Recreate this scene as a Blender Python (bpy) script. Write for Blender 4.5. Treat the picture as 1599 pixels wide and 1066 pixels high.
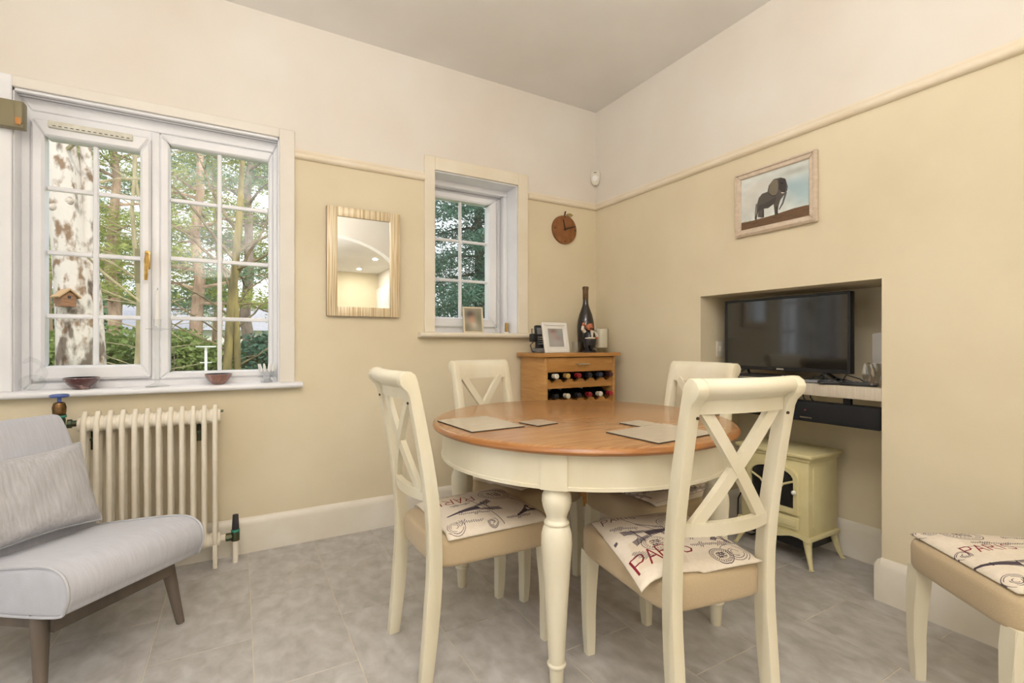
import bpy, bmesh, math, random
import numpy as np
from mathutils import Vector, Matrix
R = math.radians
PI = math.pi
random.seed(7)
rng = np.random.default_rng(11)
for o in list(bpy.data.objects):
    bpy.data.objects.remove(o, do_unlink=True)
scene = bpy.context.scene
COL = scene.collection

# ------------------------------------------------------------------ camera
cam_d = bpy.data.cameras.new('camera')
cam = bpy.data.objects.new('camera', cam_d)
COL.objects.link(cam)
cam.location = (-2.3356, -2.8233, 1.0712)
cam.rotation_euler = (R(90), 0, R(-29.708))
cam_d.sensor_width = 36.0
cam_d.lens = 750.64 / 1599 * 36
cam_d.shift_y = 2.98 / 1599
cam_d.clip_start = 0.02
scene.camera = cam
scene.view_settings.view_transform = 'Standard'
scene.view_settings.look = 'None'
scene.view_settings.gamma = 1.0
scene.view_settings.use_curve_mapping = False
scene.view_settings.exposure = -0.05

# ------------------------------------------------------------------ sky, sun, lamps
world = bpy.data.worlds.new('sky')
scene.world = world
world.use_nodes = True
wn = world.node_tree
wn.nodes.clear()
w_out = wn.nodes.new('ShaderNodeOutputWorld')
w_bg = wn.nodes.new('ShaderNodeBackground')
w_tc = wn.nodes.new('ShaderNodeTexCoord')
w_sep = wn.nodes.new('ShaderNodeSeparateXYZ')
w_ramp = wn.nodes.new('ShaderNodeValToRGB')
w_noise = wn.nodes.new('ShaderNodeTexNoise')
w_mix = wn.nodes.new('ShaderNodeMix')
w_mix.data_type = 'RGBA'
w_ramp.color_ramp.elements[0].position = 0.0
w_ramp.color_ramp.elements[0].color = (0.95, 0.96, 1.0, 1)
w_ramp.color_ramp.elements[1].position = 0.7
w_ramp.color_ramp.elements[1].color = (0.72, 0.81, 1.0, 1)
w_noise.inputs['Scale'].default_value = 3.0
w_noise.inputs['Detail'].default_value = 5.0
w_mix.inputs['B'].default_value = (0.98, 0.98, 1.0, 1)
wn.links.new(w_tc.outputs['Generated'], w_sep.inputs[0])
wn.links.new(w_sep.outputs['Z'], w_ramp.inputs[0])
wn.links.new(w_tc.outputs['Generated'], w_noise.inputs['Vector'])
wn.links.new(w_noise.outputs['Fac'], w_mix.inputs['Factor'])
wn.links.new(w_ramp.outputs[0], w_mix.inputs['A'])
wn.links.new(w_mix.outputs['Result'], w_bg.inputs[0])
w_bg.inputs[1].default_value = 1.9
wn.links.new(w_bg.outputs[0], w_out.inputs[0])

def light(name, kind, loc, rot, energy, color, **k):
    d = bpy.data.lights.new(name, kind)
    d.energy = energy
    d.color = color
    for a, v in k.items():
        setattr(d, a, v)
    o = bpy.data.objects.new(name, d)
    o.location = loc
    o.rotation_euler = rot
    COL.objects.link(o)
    return o

sun = light('sun', 'SUN', (-2, -8, 12), (0, 0, 0), 2.4, (1.0, 0.94, 0.82), angle=R(3))
sun.rotation_euler = Vector((-0.30, 0.75, -0.62)).to_track_quat('-Z', 'Y').to_euler()
# an added, unseen opal globe that fills the room with light is built further down (it lights by its own glow)
ADDED_LAMP = (-1.85, -2.25)
GLOBE_GLOW = 17.0
SPOTS = [(-0.47, -4.81), (-0.47, -5.94), (-1.9, -4.81), (-1.9, -5.94), (-3.3, -4.81), (-3.3, -5.94)]
for i, (x, y) in enumerate(SPOTS):
    light('downlight_light', 'AREA', (x, y, 2.385), (0, 0, 0), 10, (1.0, 0.96, 0.88), shape='DISK', size=0.07)
ADDED_UPL = (-2.45, -3.22)
light('added_uplight', 'AREA', (ADDED_UPL[0], ADDED_UPL[1], 1.80), (R(180), 0, 0), 86, (1.0, 0.98, 0.98), shape='DISK', size=0.26)  # added upward light behind the camera, lifts the ceiling and softens the room
# daylight guides in the openings
def portal(loc, rot, sx, sy):
    o = light('daylight_portal', 'AREA', loc, rot, 1.0, (1, 1, 1), shape='RECTANGLE', size=sx, size_y=sy)
    o.data.cycles.is_portal = True
portal((-2.655, 0.33, 1.51), (R(-90), 0, 0), 1.0, 1.3)
portal((-0.98, 0.33, 1.64), (R(-90), 0, 0), 0.6, 1.0)
portal((-4.03, -1.75, 1.1), (R(90), 0, R(-90)), 1.9, 2.1)

# ------------------------------------------------------------------ helpers
def lin(c):
    return tuple(((v / 255) / 12.92 if v / 255 <= 0.04045 else ((v / 255 + 0.055) / 1.055) ** 2.4) for v in c)

MATS = {}
def mat(name, col, rough=0.6, col2=None, nscale=6.0, nstretch=(1, 1, 1), ncontrast=(0.35, 0.65), bump=0.0, bscale=60.0,
        bstretch=(1, 1, 1), metal=0.0, coat=0.0, spec=0.5, detail=4.0, rand=0.0, rot=0.0, dist=0.0, sheen=0.0):
    m = bpy.data.materials.new(name)
    m.use_nodes = True
    nt = m.node_tree
    b = nt.nodes['Principled BSDF']
    b.inputs['Roughness'].default_value = rough
    b.inputs['Metallic'].default_value = metal
    b.inputs['Coat Weight'].default_value = coat
    b.inputs['Coat Roughness'].default_value = 0.12
    b.inputs['Specular IOR Level'].default_value = spec
    b.inputs['Sheen Weight'].default_value = sheen
    c1 = lin(col) + (1,)
    b.inputs['Base Color'].default_value = c1
    if col2 is None and bump == 0:
        MATS[name] = m
        return m
    tc = nt.nodes.new('ShaderNodeTexCoord')
    vec = tc.outputs['Object']
    if rand:
        oi = nt.nodes.new('ShaderNodeObjectInfo')
        mul = nt.nodes.new('ShaderNodeMath'); mul.operation = 'MULTIPLY'; mul.inputs[1].default_value = rand
        nt.links.new(oi.outputs['Random'], mul.inputs[0])
        add = nt.nodes.new('ShaderNodeVectorMath'); add.operation = 'ADD'
        nt.links.new(vec, add.inputs[0]); nt.links.new(mul.outputs[0], add.inputs[1])
        vec = add.outputs[0]
    def mapped(st):
        mp = nt.nodes.new('ShaderNodeMapping')
        mp.inputs['Scale'].default_value = st
        mp.inputs['Rotation'].default_value = (0, 0, rot)
        nt.links.new(vec, mp.inputs[0])
        return mp.outputs[0]
    if col2 is not None:
        n = nt.nodes.new('ShaderNodeTexNoise')
        n.inputs['Scale'].default_value = nscale
        n.inputs['Detail'].default_value = detail
        n.inputs['Distortion'].default_value = dist
        nt.links.new(mapped(nstretch), n.inputs['Vector'])
        r = nt.nodes.new('ShaderNodeValToRGB')
        r.color_ramp.elements[0].position, r.color_ramp.elements[1].position = ncontrast
        r.color_ramp.elements[0].color = c1
        r.color_ramp.elements[1].color = lin(col2) + (1,)
        nt.links.new(n.outputs['Fac'], r.inputs[0])
        nt.links.new(r.outputs[0], b.inputs['Base Color'])
    if bump:
        n2 = nt.nodes.new('ShaderNodeTexNoise')
        n2.inputs['Scale'].default_value = bscale
        n2.inputs['Detail'].default_value = 3
        nt.links.new(mapped(bstretch), n2.inputs['Vector'])
        bp = nt.nodes.new('ShaderNodeBump')
        bp.inputs['Strength'].default_value = bump
        bp.inputs['Distance'].default_value = 0.004
        nt.links.new(n2.outputs['Fac'], bp.inputs['Height'])
        nt.links.new(bp.outputs[0], b.inputs['Normal'])
    MATS[name] = m
    return m

def emit(name, col, strength):
    m = bpy.data.materials.new(name); m.use_nodes = True
    b = m.node_tree.nodes['Principled BSDF']
    b.inputs['Base Color'].default_value = lin(col) + (1,)
    b.inputs['Emission Color'].default_value = lin(col) + (1,)
    b.inputs['Emission Strength'].default_value = strength
    return m

def glassy(name, tint=(255, 255, 255), gloss=1.0, ior=1.45, base=0.0, power=3.0):
    """thin clear glass: sees through, mirrors more at grazing angles"""
    m = bpy.data.materials.new(name); m.use_nodes = True
    nt = m.node_tree; nt.nodes.clear()
    out = nt.nodes.new('ShaderNodeOutputMaterial')
    tr = nt.nodes.new('ShaderNodeBsdfTransparent'); tr.inputs[0].default_value = lin(tint) + (1,)
    gl = nt.nodes.new('ShaderNodeBsdfGlossy'); gl.inputs['Roughness'].default_value = 0.02
    lw = nt.nodes.new('ShaderNodeLayerWeight'); lw.inputs['Blend'].default_value = .5
    pw = nt.nodes.new('ShaderNodeMath'); pw.operation = 'POWER'; pw.inputs[1].default_value = power
    ml = nt.nodes.new('ShaderNodeMath'); ml.operation = 'MULTIPLY_ADD'; ml.inputs[1].default_value = gloss; ml.inputs[2].default_value = base
    ml.use_clamp = True
    mx = nt.nodes.new('ShaderNodeMixShader')
    nt.links.new(lw.outputs['Facing'], pw.inputs[0]); nt.links.new(pw.outputs[0], ml.inputs[0]); nt.links.new(ml.outputs[0], mx.inputs[0])
    nt.links.new(tr.outputs[0], mx.inputs[1]); nt.links.new(gl.outputs[0], mx.inputs[2])
    nt.links.new(mx.outputs[0], out.inputs[0])
    return m

def image_mat(name, img, rough=0.7, bump=0.0, spec=0.3):
    m = bpy.data.materials.new(name); m.use_nodes = True
    nt = m.node_tree; b = nt.nodes['Principled BSDF']
    b.inputs['Roughness'].default_value = rough
    b.inputs['Specular IOR Level'].default_value = spec
    uv = nt.nodes.new('ShaderNodeUVMap'); uv.uv_map = 'UVMap'
    t = nt.nodes.new('ShaderNodeTexImage'); t.image = img; t.extension = 'EXTEND'
    nt.links.new(uv.outputs[0], t.inputs[0]); nt.links.new(t.outputs[0], b.inputs['Base Color'])
    if bump:
        tc = nt.nodes.new('ShaderNodeTexCoord')
        n = nt.nodes.new('ShaderNodeTexNoise'); n.inputs['Scale'].default_value = 45
        bp = nt.nodes.new('ShaderNodeBump'); bp.inputs['Strength'].default_value = bump; bp.inputs['Distance'].default_value = 0.004
        nt.links.new(tc.outputs['Object'], n.inputs['Vector']); nt.links.new(n.outputs['Fac'], bp.inputs['Height']); nt.links.new(bp.outputs[0], b.inputs['Normal'])
    return m

class MB:
    """collects geometry for ONE mesh object"""
    def __init__(s):
        s.v = []; s.f = []; s.mi = []; s.uv = None
    def add(s, verts, faces, mi=0):
        o = len(s.v)
        s.v += [tuple(p) for p in verts]
        s.f += [tuple(i + o for i in f) for f in faces]
        s.mi += [mi] * len(faces)
        return s
    def bm(s, bm, mi=0):
        bm.verts.index_update()
        s.add([v.co[:] for v in bm.verts], [[v.index for v in f.verts] for f in bm.faces], mi)
        bm.free()
        return s
    def box(s, x0, x1, y0, y1, z0, z1, bev=0.0, seg=2, M=None, mi=0):
        bm = bmesh.new()
        vs = [bm.verts.new((x, y, z)) for x in (x0, x1) for y in (y0, y1) for z in (z0, z1)]
        for q in ((0, 1, 3, 2), (4, 6, 7, 5), (0, 4, 5, 1), (2, 3, 7, 6), (0, 2, 6, 4), (1, 5, 7, 3)):
            bm.faces.new([vs[i] for i in q])
        if bev:
            bmesh.ops.bevel(bm, geom=list(bm.edges), offset=bev, segments=seg, affect='EDGES', profile=0.5)
        if M is not None:
            bm.transform(M)
        return s.bm(bm, mi)
    def prism(s, pts, a0, a1, axis='x', bev=0.0, seg=2, M=None, mi=0):
        """outline pts extruded along axis; pts are (y,z) for x, (x,z) for y, (x,y) for z"""
        def P(p, a):
            return {'x': (a, p[0], p[1]), 'y': (p[0], a, p[1]), 'z': (p[0], p[1], a)}[axis]
        bm = bmesh.new()
        A = [bm.verts.new(P(p, a0)) for p in pts]
        B = [bm.verts.new(P(p, a1)) for p in pts]
        n = len(pts)
        bm.faces.new(A); bm.faces.new(B[::-1])
        for i in range(n):
            bm.faces.new((A[i], B[i], B[(i + 1) % n], A[(i + 1) % n]))
        bmesh.ops.recalc_face_normals(bm, faces=list(bm.faces))
        if bev:
            ed = [e for e in bm.edges if abs(len(e.link_faces[0].verts) - len(e.link_faces[1].verts)) or e.calc_face_angle(0) > 0.6]
            bmesh.ops.bevel(bm, geom=ed, offset=bev, segments=seg, affect='EDGES', profile=0.5, clamp_overlap=True)
        if M is not None:
            bm.transform(M)
        return s.bm(bm, mi)
    def lathe(s, prof, c=(0, 0, 0), seg=24, M=None, a0=0.0, a1=2 * PI, mi=0):
        """prof is a list of (r, z)"""
        full = abs(a1 - a0 - 2 * PI) < 1e-6
        n = seg if full else seg + 1
        V = []; F = []
        for r, z in prof:
            for i in range(n):
                t = a0 + (a1 - a0) * i / seg
                p = Vector((c[0] + r * math.cos(t), c[1] + r * math.sin(t), c[2] + z))
                V.append(M @ p if M is not None else p)
        for j in range(len(prof) - 1):
            for i in range(seg):
                k = (i + 1) % n
                F.append((j * n + i, j * n + k, (j + 1) * n + k, (j + 1) * n + i))
        if full:
            if prof[0][0] > 1e-5: F.append(tuple(range(n))[::-1])
            if prof[-1][0] > 1e-5: F.append(tuple((len(prof) - 1) * n + i for i in range(n)))
        return s.add(V, F, mi)
    def tube(s, path, rad, seg=8, closed=False, cap=True, sq=None, mi=0):
        """sweep a circle (or an ellipse sq=(a,b)) along a path; rad a number or one per point"""
        P = [Vector(p) for p in path]
        n = len(P)
        if not hasattr(rad, '__len__'): rad = [rad] * n
        V = []; F = []
        up = None
        for i in range(n):
            if closed:
                t = P[(i + 1) % n] - P[i - 1]
            else:
                t = P[min(i + 1, n - 1)] - P[max(i - 1, 0)]
            t.normalize()
            if up is None:
                up = Vector((0, 0, 1)) if abs(t.z) < 0.9 else Vector((1, 0, 0))
            u = (up - t * up.dot(t)).normalized()
            w = t.cross(u)
            up = u
            for k in range(seg):
                a = 2 * PI * k / seg
                ca, sa = math.cos(a), math.sin(a)
                if sq: ca *= sq[0]; sa *= sq[1]
                V.append(P[i] + (u * ca + w * sa) * rad[i])
        m = n if closed else n - 1
        for i in range(m):
            j = (i + 1) % n
            for k in range(seg):
                l = (k + 1) % seg
                F.append((i * seg + k, i * seg + l, j * seg + l, j * seg + k))
        if cap and not closed:
            F.append(tuple(range(seg))[::-1]); F.append(tuple((n - 1) * seg + k for k in range(seg)))
        return s.add(V, F, mi)
    def sphere(s, c, r, seg=16, rings=10, sc=(1, 1, 1), M=None, mi=0):
        V = []; F = []
        for j in range(rings + 1):
            th = PI * j / rings
            for i in range(seg):
                ph = 2 * PI * i / seg
                p = Vector((r * sc[0] * math.sin(th) * math.cos(ph), r * sc[1] * math.sin(th) * math.sin(ph), r * sc[2] * math.cos(th)))
                if M is not None: p = M @ p
                V.append((p.x + c[0], p.y + c[1], p.z + c[2]))
        for j in range(rings):
            for i in range(seg):
                k = (i + 1) % seg
                F.append((j * seg + i, (j + 1) * seg + i, (j + 1) * seg + k, j * seg + k))
        return s.add(V, F, mi)
    def build(s, name, mats, parent=None, smooth=35, label=None, loc=None, rotz=None):
        me = bpy.data.meshes.new(name)
        me.from_pydata(s.v, [], s.f)
        if not isinstance(mats, (list, tuple)): mats = [mats]
        for m in mats: me.materials.append(m)
        if len(mats) > 1: me.polygons.foreach_set('material_index', s.mi)
        if s.uv is not None:
            ul = me.uv_layers.new(name='UVMap')
            li = np.zeros(len(me.loops), dtype=np.int32); me.loops.foreach_get('vertex_index', li)
            ul.data.foreach_set('uv', np.asarray(s.uv, dtype=np.float32)[li].ravel())
        bm = bmesh.new(); bm.from_mesh(me)
        bmesh.ops.remove_doubles(bm, verts=list(bm.verts), dist=1e-6)
        bmesh.ops.recalc_face_normals(bm, faces=list(bm.faces))
        bm.to_mesh(me); bm.free()
        if smooth:
            me.shade_smooth()
            me.set_sharp_from_angle(angle=R(smooth))
        return link(name, me, parent, label, loc, rotz)

def link(name, me, parent=None, label=None, loc=None, rotz=None):
    o = bpy.data.objects.new(name, me)
    COL.objects.link(o)
    if parent is not None: o.parent = parent
    if label: o['label'] = label
    if loc is not None: o.location = loc
    if rotz is not None: o.rotation_euler = (0, 0, rotz)
    return o

def raw(name, V, F, m, parent=None, smooth=False, mats=None, mi=None):
    me = bpy.data.meshes.new(name)
    me.from_pydata(V, [], F)
    me.materials.append(m)
    if smooth: me.shade_smooth()
    return link(name, me, parent)

def thing(name, label, cat, loc=(0, 0, 0), rotz=0.0, group=None, kind=None):
    o = bpy.data.objects.new(name, None)
    o.empty_display_size = 0.1
    COL.objects.link(o)
    o.location = loc
    o.rotation_euler = (0, 0, rotz)
    return tag(o, label, cat, group, kind)

def tag(o, label=None, cat=None, group=None, kind=None):
    if label: o['label'] = label
    if cat: o['category'] = cat
    if group: o['group'] = group
    if kind: o['kind'] = kind
    return o

def copy_tree(o, parent=None):
    c = o.copy()
    COL.objects.link(c)
    if parent is not None: c.parent = parent
    for ch in [x for x in COL.objects if x.parent == o]:
        copy_tree(ch, c)
    return c

def rotM(axis, a, loc=(0, 0, 0)):
    return Matrix.Translation(loc) @ Matrix.Rotation(a, 4, axis)

# ------------------------------------------------------------------ flat prints (drawn in numpy: cushion cloth, painting, photographs)
class Canvas:
    def __init__(s, w, h, col):
        s.w, s.h = w, h
        s.a = np.empty((h, w, 3), dtype=np.float32)
        s.a[:] = np.array(col) / 255.0
        s.yy, s.xx = np.mgrid[0:h, 0:w].astype(np.float32)
    def noise(s, amp, cells):
        g = rng.random((cells + 2, cells + 2)).astype(np.float32)
        x = s.xx / s.w * cells; y = s.yy / s.h * cells
        xi = x.astype(int); yi = y.astype(int); fx = x - xi; fy = y - yi
        v = g[yi, xi] * (1 - fx) * (1 - fy) + g[yi, xi + 1] * fx * (1 - fy) + g[yi + 1, xi] * (1 - fx) * fy + g[yi + 1, xi + 1] * fx * fy
        s.a += ((v - 0.5) * amp)[..., None]
    def _blend(s, x0, x1, y0, y1, al, col):
        s.a[y0:y1, x0:x1] = s.a[y0:y1, x0:x1] * (1 - al[..., None]) + np.array(col, dtype=np.float32) / 255 * al[..., None]
    def line(s, pts, w, col, al=1.0):
        P = [(x * s.w, y * s.h) for x, y in pts]
        w = w * s.w
        for (ax, ay), (bx, by) in zip(P[:-1], P[1:]):
            x0 = int(max(0, min(ax, bx) - w - 2)); x1 = int(min(s.w, max(ax, bx) + w + 3))
            y0 = int(max(0, min(ay, by) - w - 2)); y1 = int(min(s.h, max(ay, by) + w + 3))
            if x1 <= x0 or y1 <= y0: continue
            X = s.xx[y0:y1, x0:x1]; Y = s.yy[y0:y1, x0:x1]
            dx, dy = bx - ax, by - ay
            L = dx * dx + dy * dy + 1e-9
            t = np.clip(((X - ax) * dx + (Y - ay) * dy) / L, 0, 1)
            d = np.hypot(X - ax - t * dx, Y - ay - t * dy)
            s._blend(x0, x1, y0, y1, np.clip(w / 2 - d + 0.5, 0, 1) * al, col)
    def poly(s, pts, col, al=1.0):
        P = np.array([(x * s.w, y * s.h) for x, y in pts])
        x0, y0 = np.maximum(np.floor(P.min(0)).astype(int), 0); x1, y1 = np.minimum(np.ceil(P.max(0)).astype(int) + 1, (s.w, s.h))
        X = s.xx[y0:y1, x0:x1] + 0.5; Y = s.yy[y0:y1, x0:x1] + 0.5
        ins = np.zeros(X.shape, bool)
        for (ax, ay), (bx, by) in zip(P, np.roll(P, -1, 0)):
            if ay == by: continue
            ins ^= ((ay > Y) != (by > Y)) & (X < (bx - ax) * (Y - ay) / (by - ay) + ax)
        s._blend(x0, x1, y0, y1, ins.astype(np.float32) * al, col)
    def blob(s, x, y, rx, ry, col, al=1.0, soft=1.0):
        d = np.hypot((s.xx / s.w - x) / rx, (s.yy / s.h - y) / ry)
        s._blend(0, s.w, 0, s.h, (np.exp(-d ** 2 * soft) * al).astype(np.float32), col)
    def image(s, name):
        im = bpy.data.images.new(name, s.w, s.h, alpha=False)
        px = np.ones((s.h, s.w, 4), dtype=np.float32)
        px[..., :3] = np.clip(s.a, 0, 1)
        im.pixels.foreach_set(px.ravel())
        im.update(); im.pack()
        return im

LETTERS = {
    'P': [[(0, 0), (0, 1), (.45, 1), (.6, .88), (.6, .62), (.45, .5), (0, .5)]],
    'A': [[(0, 0), (.3, 1), (.62, 0)], [(.12, .38), (.5, .38)]],
    'R': [[(0, 0), (0, 1), (.42, 1), (.56, .88), (.56, .64), (.42, .52), (0, .52)], [(.2, .52), (.65, -.08)]],
    'I': [[(.1, 0), (.1, 1)]],
    'S': [[(.55, .88), (.4, 1), (.15, 1), (.02, .84), (.08, .62), (.48, .4), (.58, .2), (.45, 0), (.15, -.02), (0, .14)]],
}
def text(c, word, x, y, ang, h, col, w, gap=0.85, slant=0.0):
    ca, sa = math.cos(ang), math.sin(ang)
    cx = 0.0
    for ch in word:
        for st in LETTERS[ch]:
            c.line([(x + ((cx + px + slant * py) * ca - py * sa) * h, y + ((cx + px + slant * py) * sa + py * ca) * h) for px, py in st], w, col)
        cx += (0.45 if ch == 'I' else gap)
def xf(pts, x, y, ang, sc):
    ca, sa = math.cos(ang), math.sin(ang)
    return [(x + (px * ca - py * sa) * sc, y + (px * sa + py * ca) * sc) for px, py in pts]
INK = (62, 52, 62)
def tower(c, x, y, ang, sc):
    """lattice tower, base at (x,y), pointing along ang"""
    a = ang - PI / 2
    for sg in (-1, 1):
        out = [(sg * .27, 0), (sg * .2, .17), (sg * .13, .34), (sg * .075, .52), (sg * .035, .75), (sg * .012, 1.0)]
        inn = [(sg * .13, 0), (sg * .11, .12), (sg * .05, .2)]
        c.poly(xf([(sg * .27, 0), (sg * .2, .17), (sg * .13, .34), (sg * .05, .34), (sg * .1, .17), (sg * .14, 0)], x, y, a, sc), INK, 0.55)
        c.line(xf(out, x, y, a, sc), .006, INK); c.line(xf(inn, x, y, a, sc), .005, INK)
        for t in (0.04, .1, .16):
            c.line(xf([(sg * .26, t), (sg * .11, t + .06)], x, y, a, sc), .004, INK)
    c.poly(xf([(-.09, .36), (.09, .36), (.03, .75), (.008, 1.02), (-.008, 1.02), (-.03, .75)], x, y, a, sc), INK, 0.9)
    for t, hw in ((.19, .22), (.36, .13), (.74, .05)):
        c.line(xf([(-hw, t), (hw, t)], x, y, a, sc), .010, INK)
    c.line(xf([(.13 * math.cos(u), .17 * math.sin(u)) for u in np.linspace(0, PI, 12)], x, y, a, sc), .005, INK)
def scribble(c, x, y, ang, ln, h, col=INK, w=.0035, seed=0):
    r = random.Random(seed)
    ca, sa = math.cos(ang), math.sin(ang)
    pts = []
    n = max(6, int(ln / h * 9))
    amp = 1
    for i in range(n):
        t = i / (n - 1) * ln
        if i % 7 == 0: amp = r.choice((.6, .7, 1.6))
        u = math.sin(i * 1.9) * h * .5 * amp
        pts.append((x + (t + u * .5) * ca - u * sa, y + (t + u * .5) * sa + u * ca))
    c.line(pts, w, col, .85)
def stamp(c, x, y, r, inner=True):
    for q, w in ((1, .006), (.86, .003), (.45, .003)):
        c.line([(x + r * q * math.cos(t), y + r * q * .92 * math.sin(t)) for t in np.linspace(0, 2 * PI, 40)], w, INK, .8)
    for i in range(26):
        t = 2 * PI * i / 26
        c.line([(x + r * .66 * math.cos(t), y + r * .6 * math.sin(t)), (x + r * .8 * math.cos(t + .08), y + r * .74 * math.sin(t + .08))], .006, INK, .8)
    for k in (-.25, 0, .22):
        scribble(c, x - r * .38, y + r * k, .1, r * .75, r * .16, seed=int(k * 99))
def rose(c, x, y, r):
    for k in range(5):
        t0 = k * 1.3
        c.line([(x + r * (.25 + .16 * k) * math.cos(t0 + u), y + r * (.25 + .16 * k) * math.sin(t0 + u)) for u in np.linspace(0, 3.6, 14)], .005, INK, .7)
RED = (128, 30, 42)
def cloth(kind):
    c = Canvas(900, 900, (226, 214, 196))
    c.noise(.05, 6); c.noise(.03, 60)
    c.poly([(.05, .12), (.42, .05), (.45, .4), (.1, .44)], (214, 196, 170), .5)
    c.poly([(.55, .5), (.95, .45), (.98, .8), (.6, .86)], (216, 204, 186), .6)
    if kind == 'a':       # u towards the sitter's right hand, v towards the front
        text(c, 'PARIS', .30, .50, -PI / 2, .13, RED, .011, slant=.1)
        c.line([(.30, .42), (.97, .55)], .006, INK); c.line([(.2, .16), (.12, .62)], .004, INK)
        tower(c, .62, .62, -PI / 2 + .14, .52)
        stamp(c, .34, .74, .17); tower(c, .80, .93, -PI / 2 + .5, .24)
        for i, (x, y, a, l, h) in enumerate([(.72, .2, 1.4, .3, .05), (.86, .12, 1.5, .26, .06), (.15, .66, 1.2, .3, .05), (.5, .2, 1.7, .22, .04), (.92, .6, 1.57, .25, .05), (.06, .1, 1.5, .35, .05), (.48, .86, .6, .3, .04), (.1, .95, .2, .4, .04)]):
            scribble(c, x, y, a, l, h, seed=i)
        rose(c, .9, .1, .1); rose(c, .12, .3, .08); rose(c, .93, .45, .06)
        c.line([(.03, .03), (.03, .97)], .003, INK, .5)
    elif kind == 'c':
        text(c, 'PARIS', .50, .92, -PI / 2 + .12, .095, RED, .010, slant=.1)
        stamp(c, .84, .74, .13); tower(c, .26, .62, PI / 2 - .2, .40); tower(c, .92, .30, -PI / 2, .3)
        c.line([(.60, .93), (.56, .1)], .004, INK)
        for i, (x, y, a, l, h) in enumerate([(.66, .80, -1.6, .4, .04), (.8, .5, -1.6, .3, .04), (.35, .6, -1.5, .4, .04), (.93, .95, -1.5, .3, .05), (.08, .9, -1.5, .5, .05), (.7, .35, -1.5, .3, .05)]):
            scribble(c, x, y, a, l, h, seed=i + 80)
        rose(c, .93, .92, .10); rose(c, .1, .93, .08); rose(c, .5, .95, .06)
    else:
        text(c, 'PARIS', .035, .10, .14, .155, RED, .013, gap=.72, slant=.10)
        text(c, 'PARIS', .05, .84, .05, .09, (96, 52, 60), .008, slant=.2)
        c.line([(.22, .86), (.55, .34)], .006, INK)
        tower(c, .13, .50, .12, .50)
        stamp(c, .66, .66, .17); stamp(c, .30, .34, .12)
        rose(c, .85, .12, .12); stamp(c, .72, .10, .09); rose(c, .9, .85, .08)
        for i, (x, y, a, l, h) in enumerate([(.06, .72, -.3, .24, .05), (.3, .72, -.6, .3, .04), (.6, .36, .1, .34, .05), (.55, .25, 0, .4, .05), (.08, .32, -1.0, .18, .05), (.62, .9, .1, .3, .05), (.4, .55, -.9, .2, .03), (.75, .5, .2, .2, .05)]):
            scribble(c, x, y, a, l, h, seed=i + 40)
        tower(c, .84, .28, PI / 2 - .3, .3)
        c.poly([(.02, .5), (.05, .52), (.05, .55), (.02, .54)], INK, .8)
    return c.image('cushion_print_' + kind)

def painting():
    c = Canvas(384, 256, (214, 219, 214))
    c.noise(.10, 5); c.noise(.07, 14)
    c.blob(.75, .62, .25, .16, (150, 185, 200), .6); c.blob(.93, .42, .18, .2, (150, 190, 205), .5)
    c.blob(.35, .75, .3, .15, (214, 206, 196), .5); c.blob(.8, .86, .18, .06, (170, 172, 164), .7); c.blob(.15, .5, .2, .25, (222, 216, 204), .5)
    gr = [(0, 0), (1, 0), (1, .20), (.8, .205), (.5, .17), (.25, .155), (0, .16)]
    c.poly(gr, (110, 84, 62))
    for i in range(160):
        x, y = random.random(), random.random() * .16
        c.line([(x, y), (x + .07, y + .012)], .004, random.choice(((70, 55, 45), (140, 100, 70), (120, 96, 80), (88, 84, 60))), .5)
    G = (92, 86, 80); D = (58, 54, 54); L = (132, 122, 104)
    c.poly([(.22, .15), (.245, .15), (.27, .30), (.265, .20), (.33, .17), (.36, .17), (.355, .33), (.42, .32), (.50, .37), (.515, .20), (.515, .16), (.565, .16), (.56, .22), (.575, .33), (.60, .42),
            (.66, .50), (.68, .66), (.66, .78), (.60, .82), (.50, .83), (.43, .74), (.41, .63), (.33, .62), (.28, .56), (.25, .44), (.24, .28)], G)
    c.poly([(.43, .60), (.44, .74), (.50, .83), (.55, .80), (.57, .70), (.56, .58), (.52, .52), (.46, .53)], L, .8)
    c.poly([(.60, .82), (.67, .77), (.70, .62), (.685, .50), (.64, .33), (.585, .235), (.575, .255), (.62, .36), (.655, .50), (.62, .55), (.57, .62), (.57, .78)], D, .75)
    c.poly([(.26, .30), (.35, .33), (.44, .34), (.52, .38), (.54, .5), (.46, .46), (.36, .42), (.28, .42)], D, .4)
    c.line([(.425, .60), (.47, .53), (.53, .515)], .010, D); c.line([(.24, .45), (.225, .28), (.222, .18)], .012, D)
    c.poly([(.60, .55), (.645, .535), (.66, .52), (.62, .525)], (236, 230, 214)); c.line([(.685, .53), (.72, .545)], .008, (225, 215, 195))
    c.poly([(.33, .17), (.36, .17), (.36, .32), (.34, .32)], D, .7); c.poly([(.515, .16), (.565, .16), (.56, .3), (.53, .33)], D, .6)
    c.line([(.60, .72), (.63, .70)], .014, (40, 38, 38))
    return c.image('elephant_painting')

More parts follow.
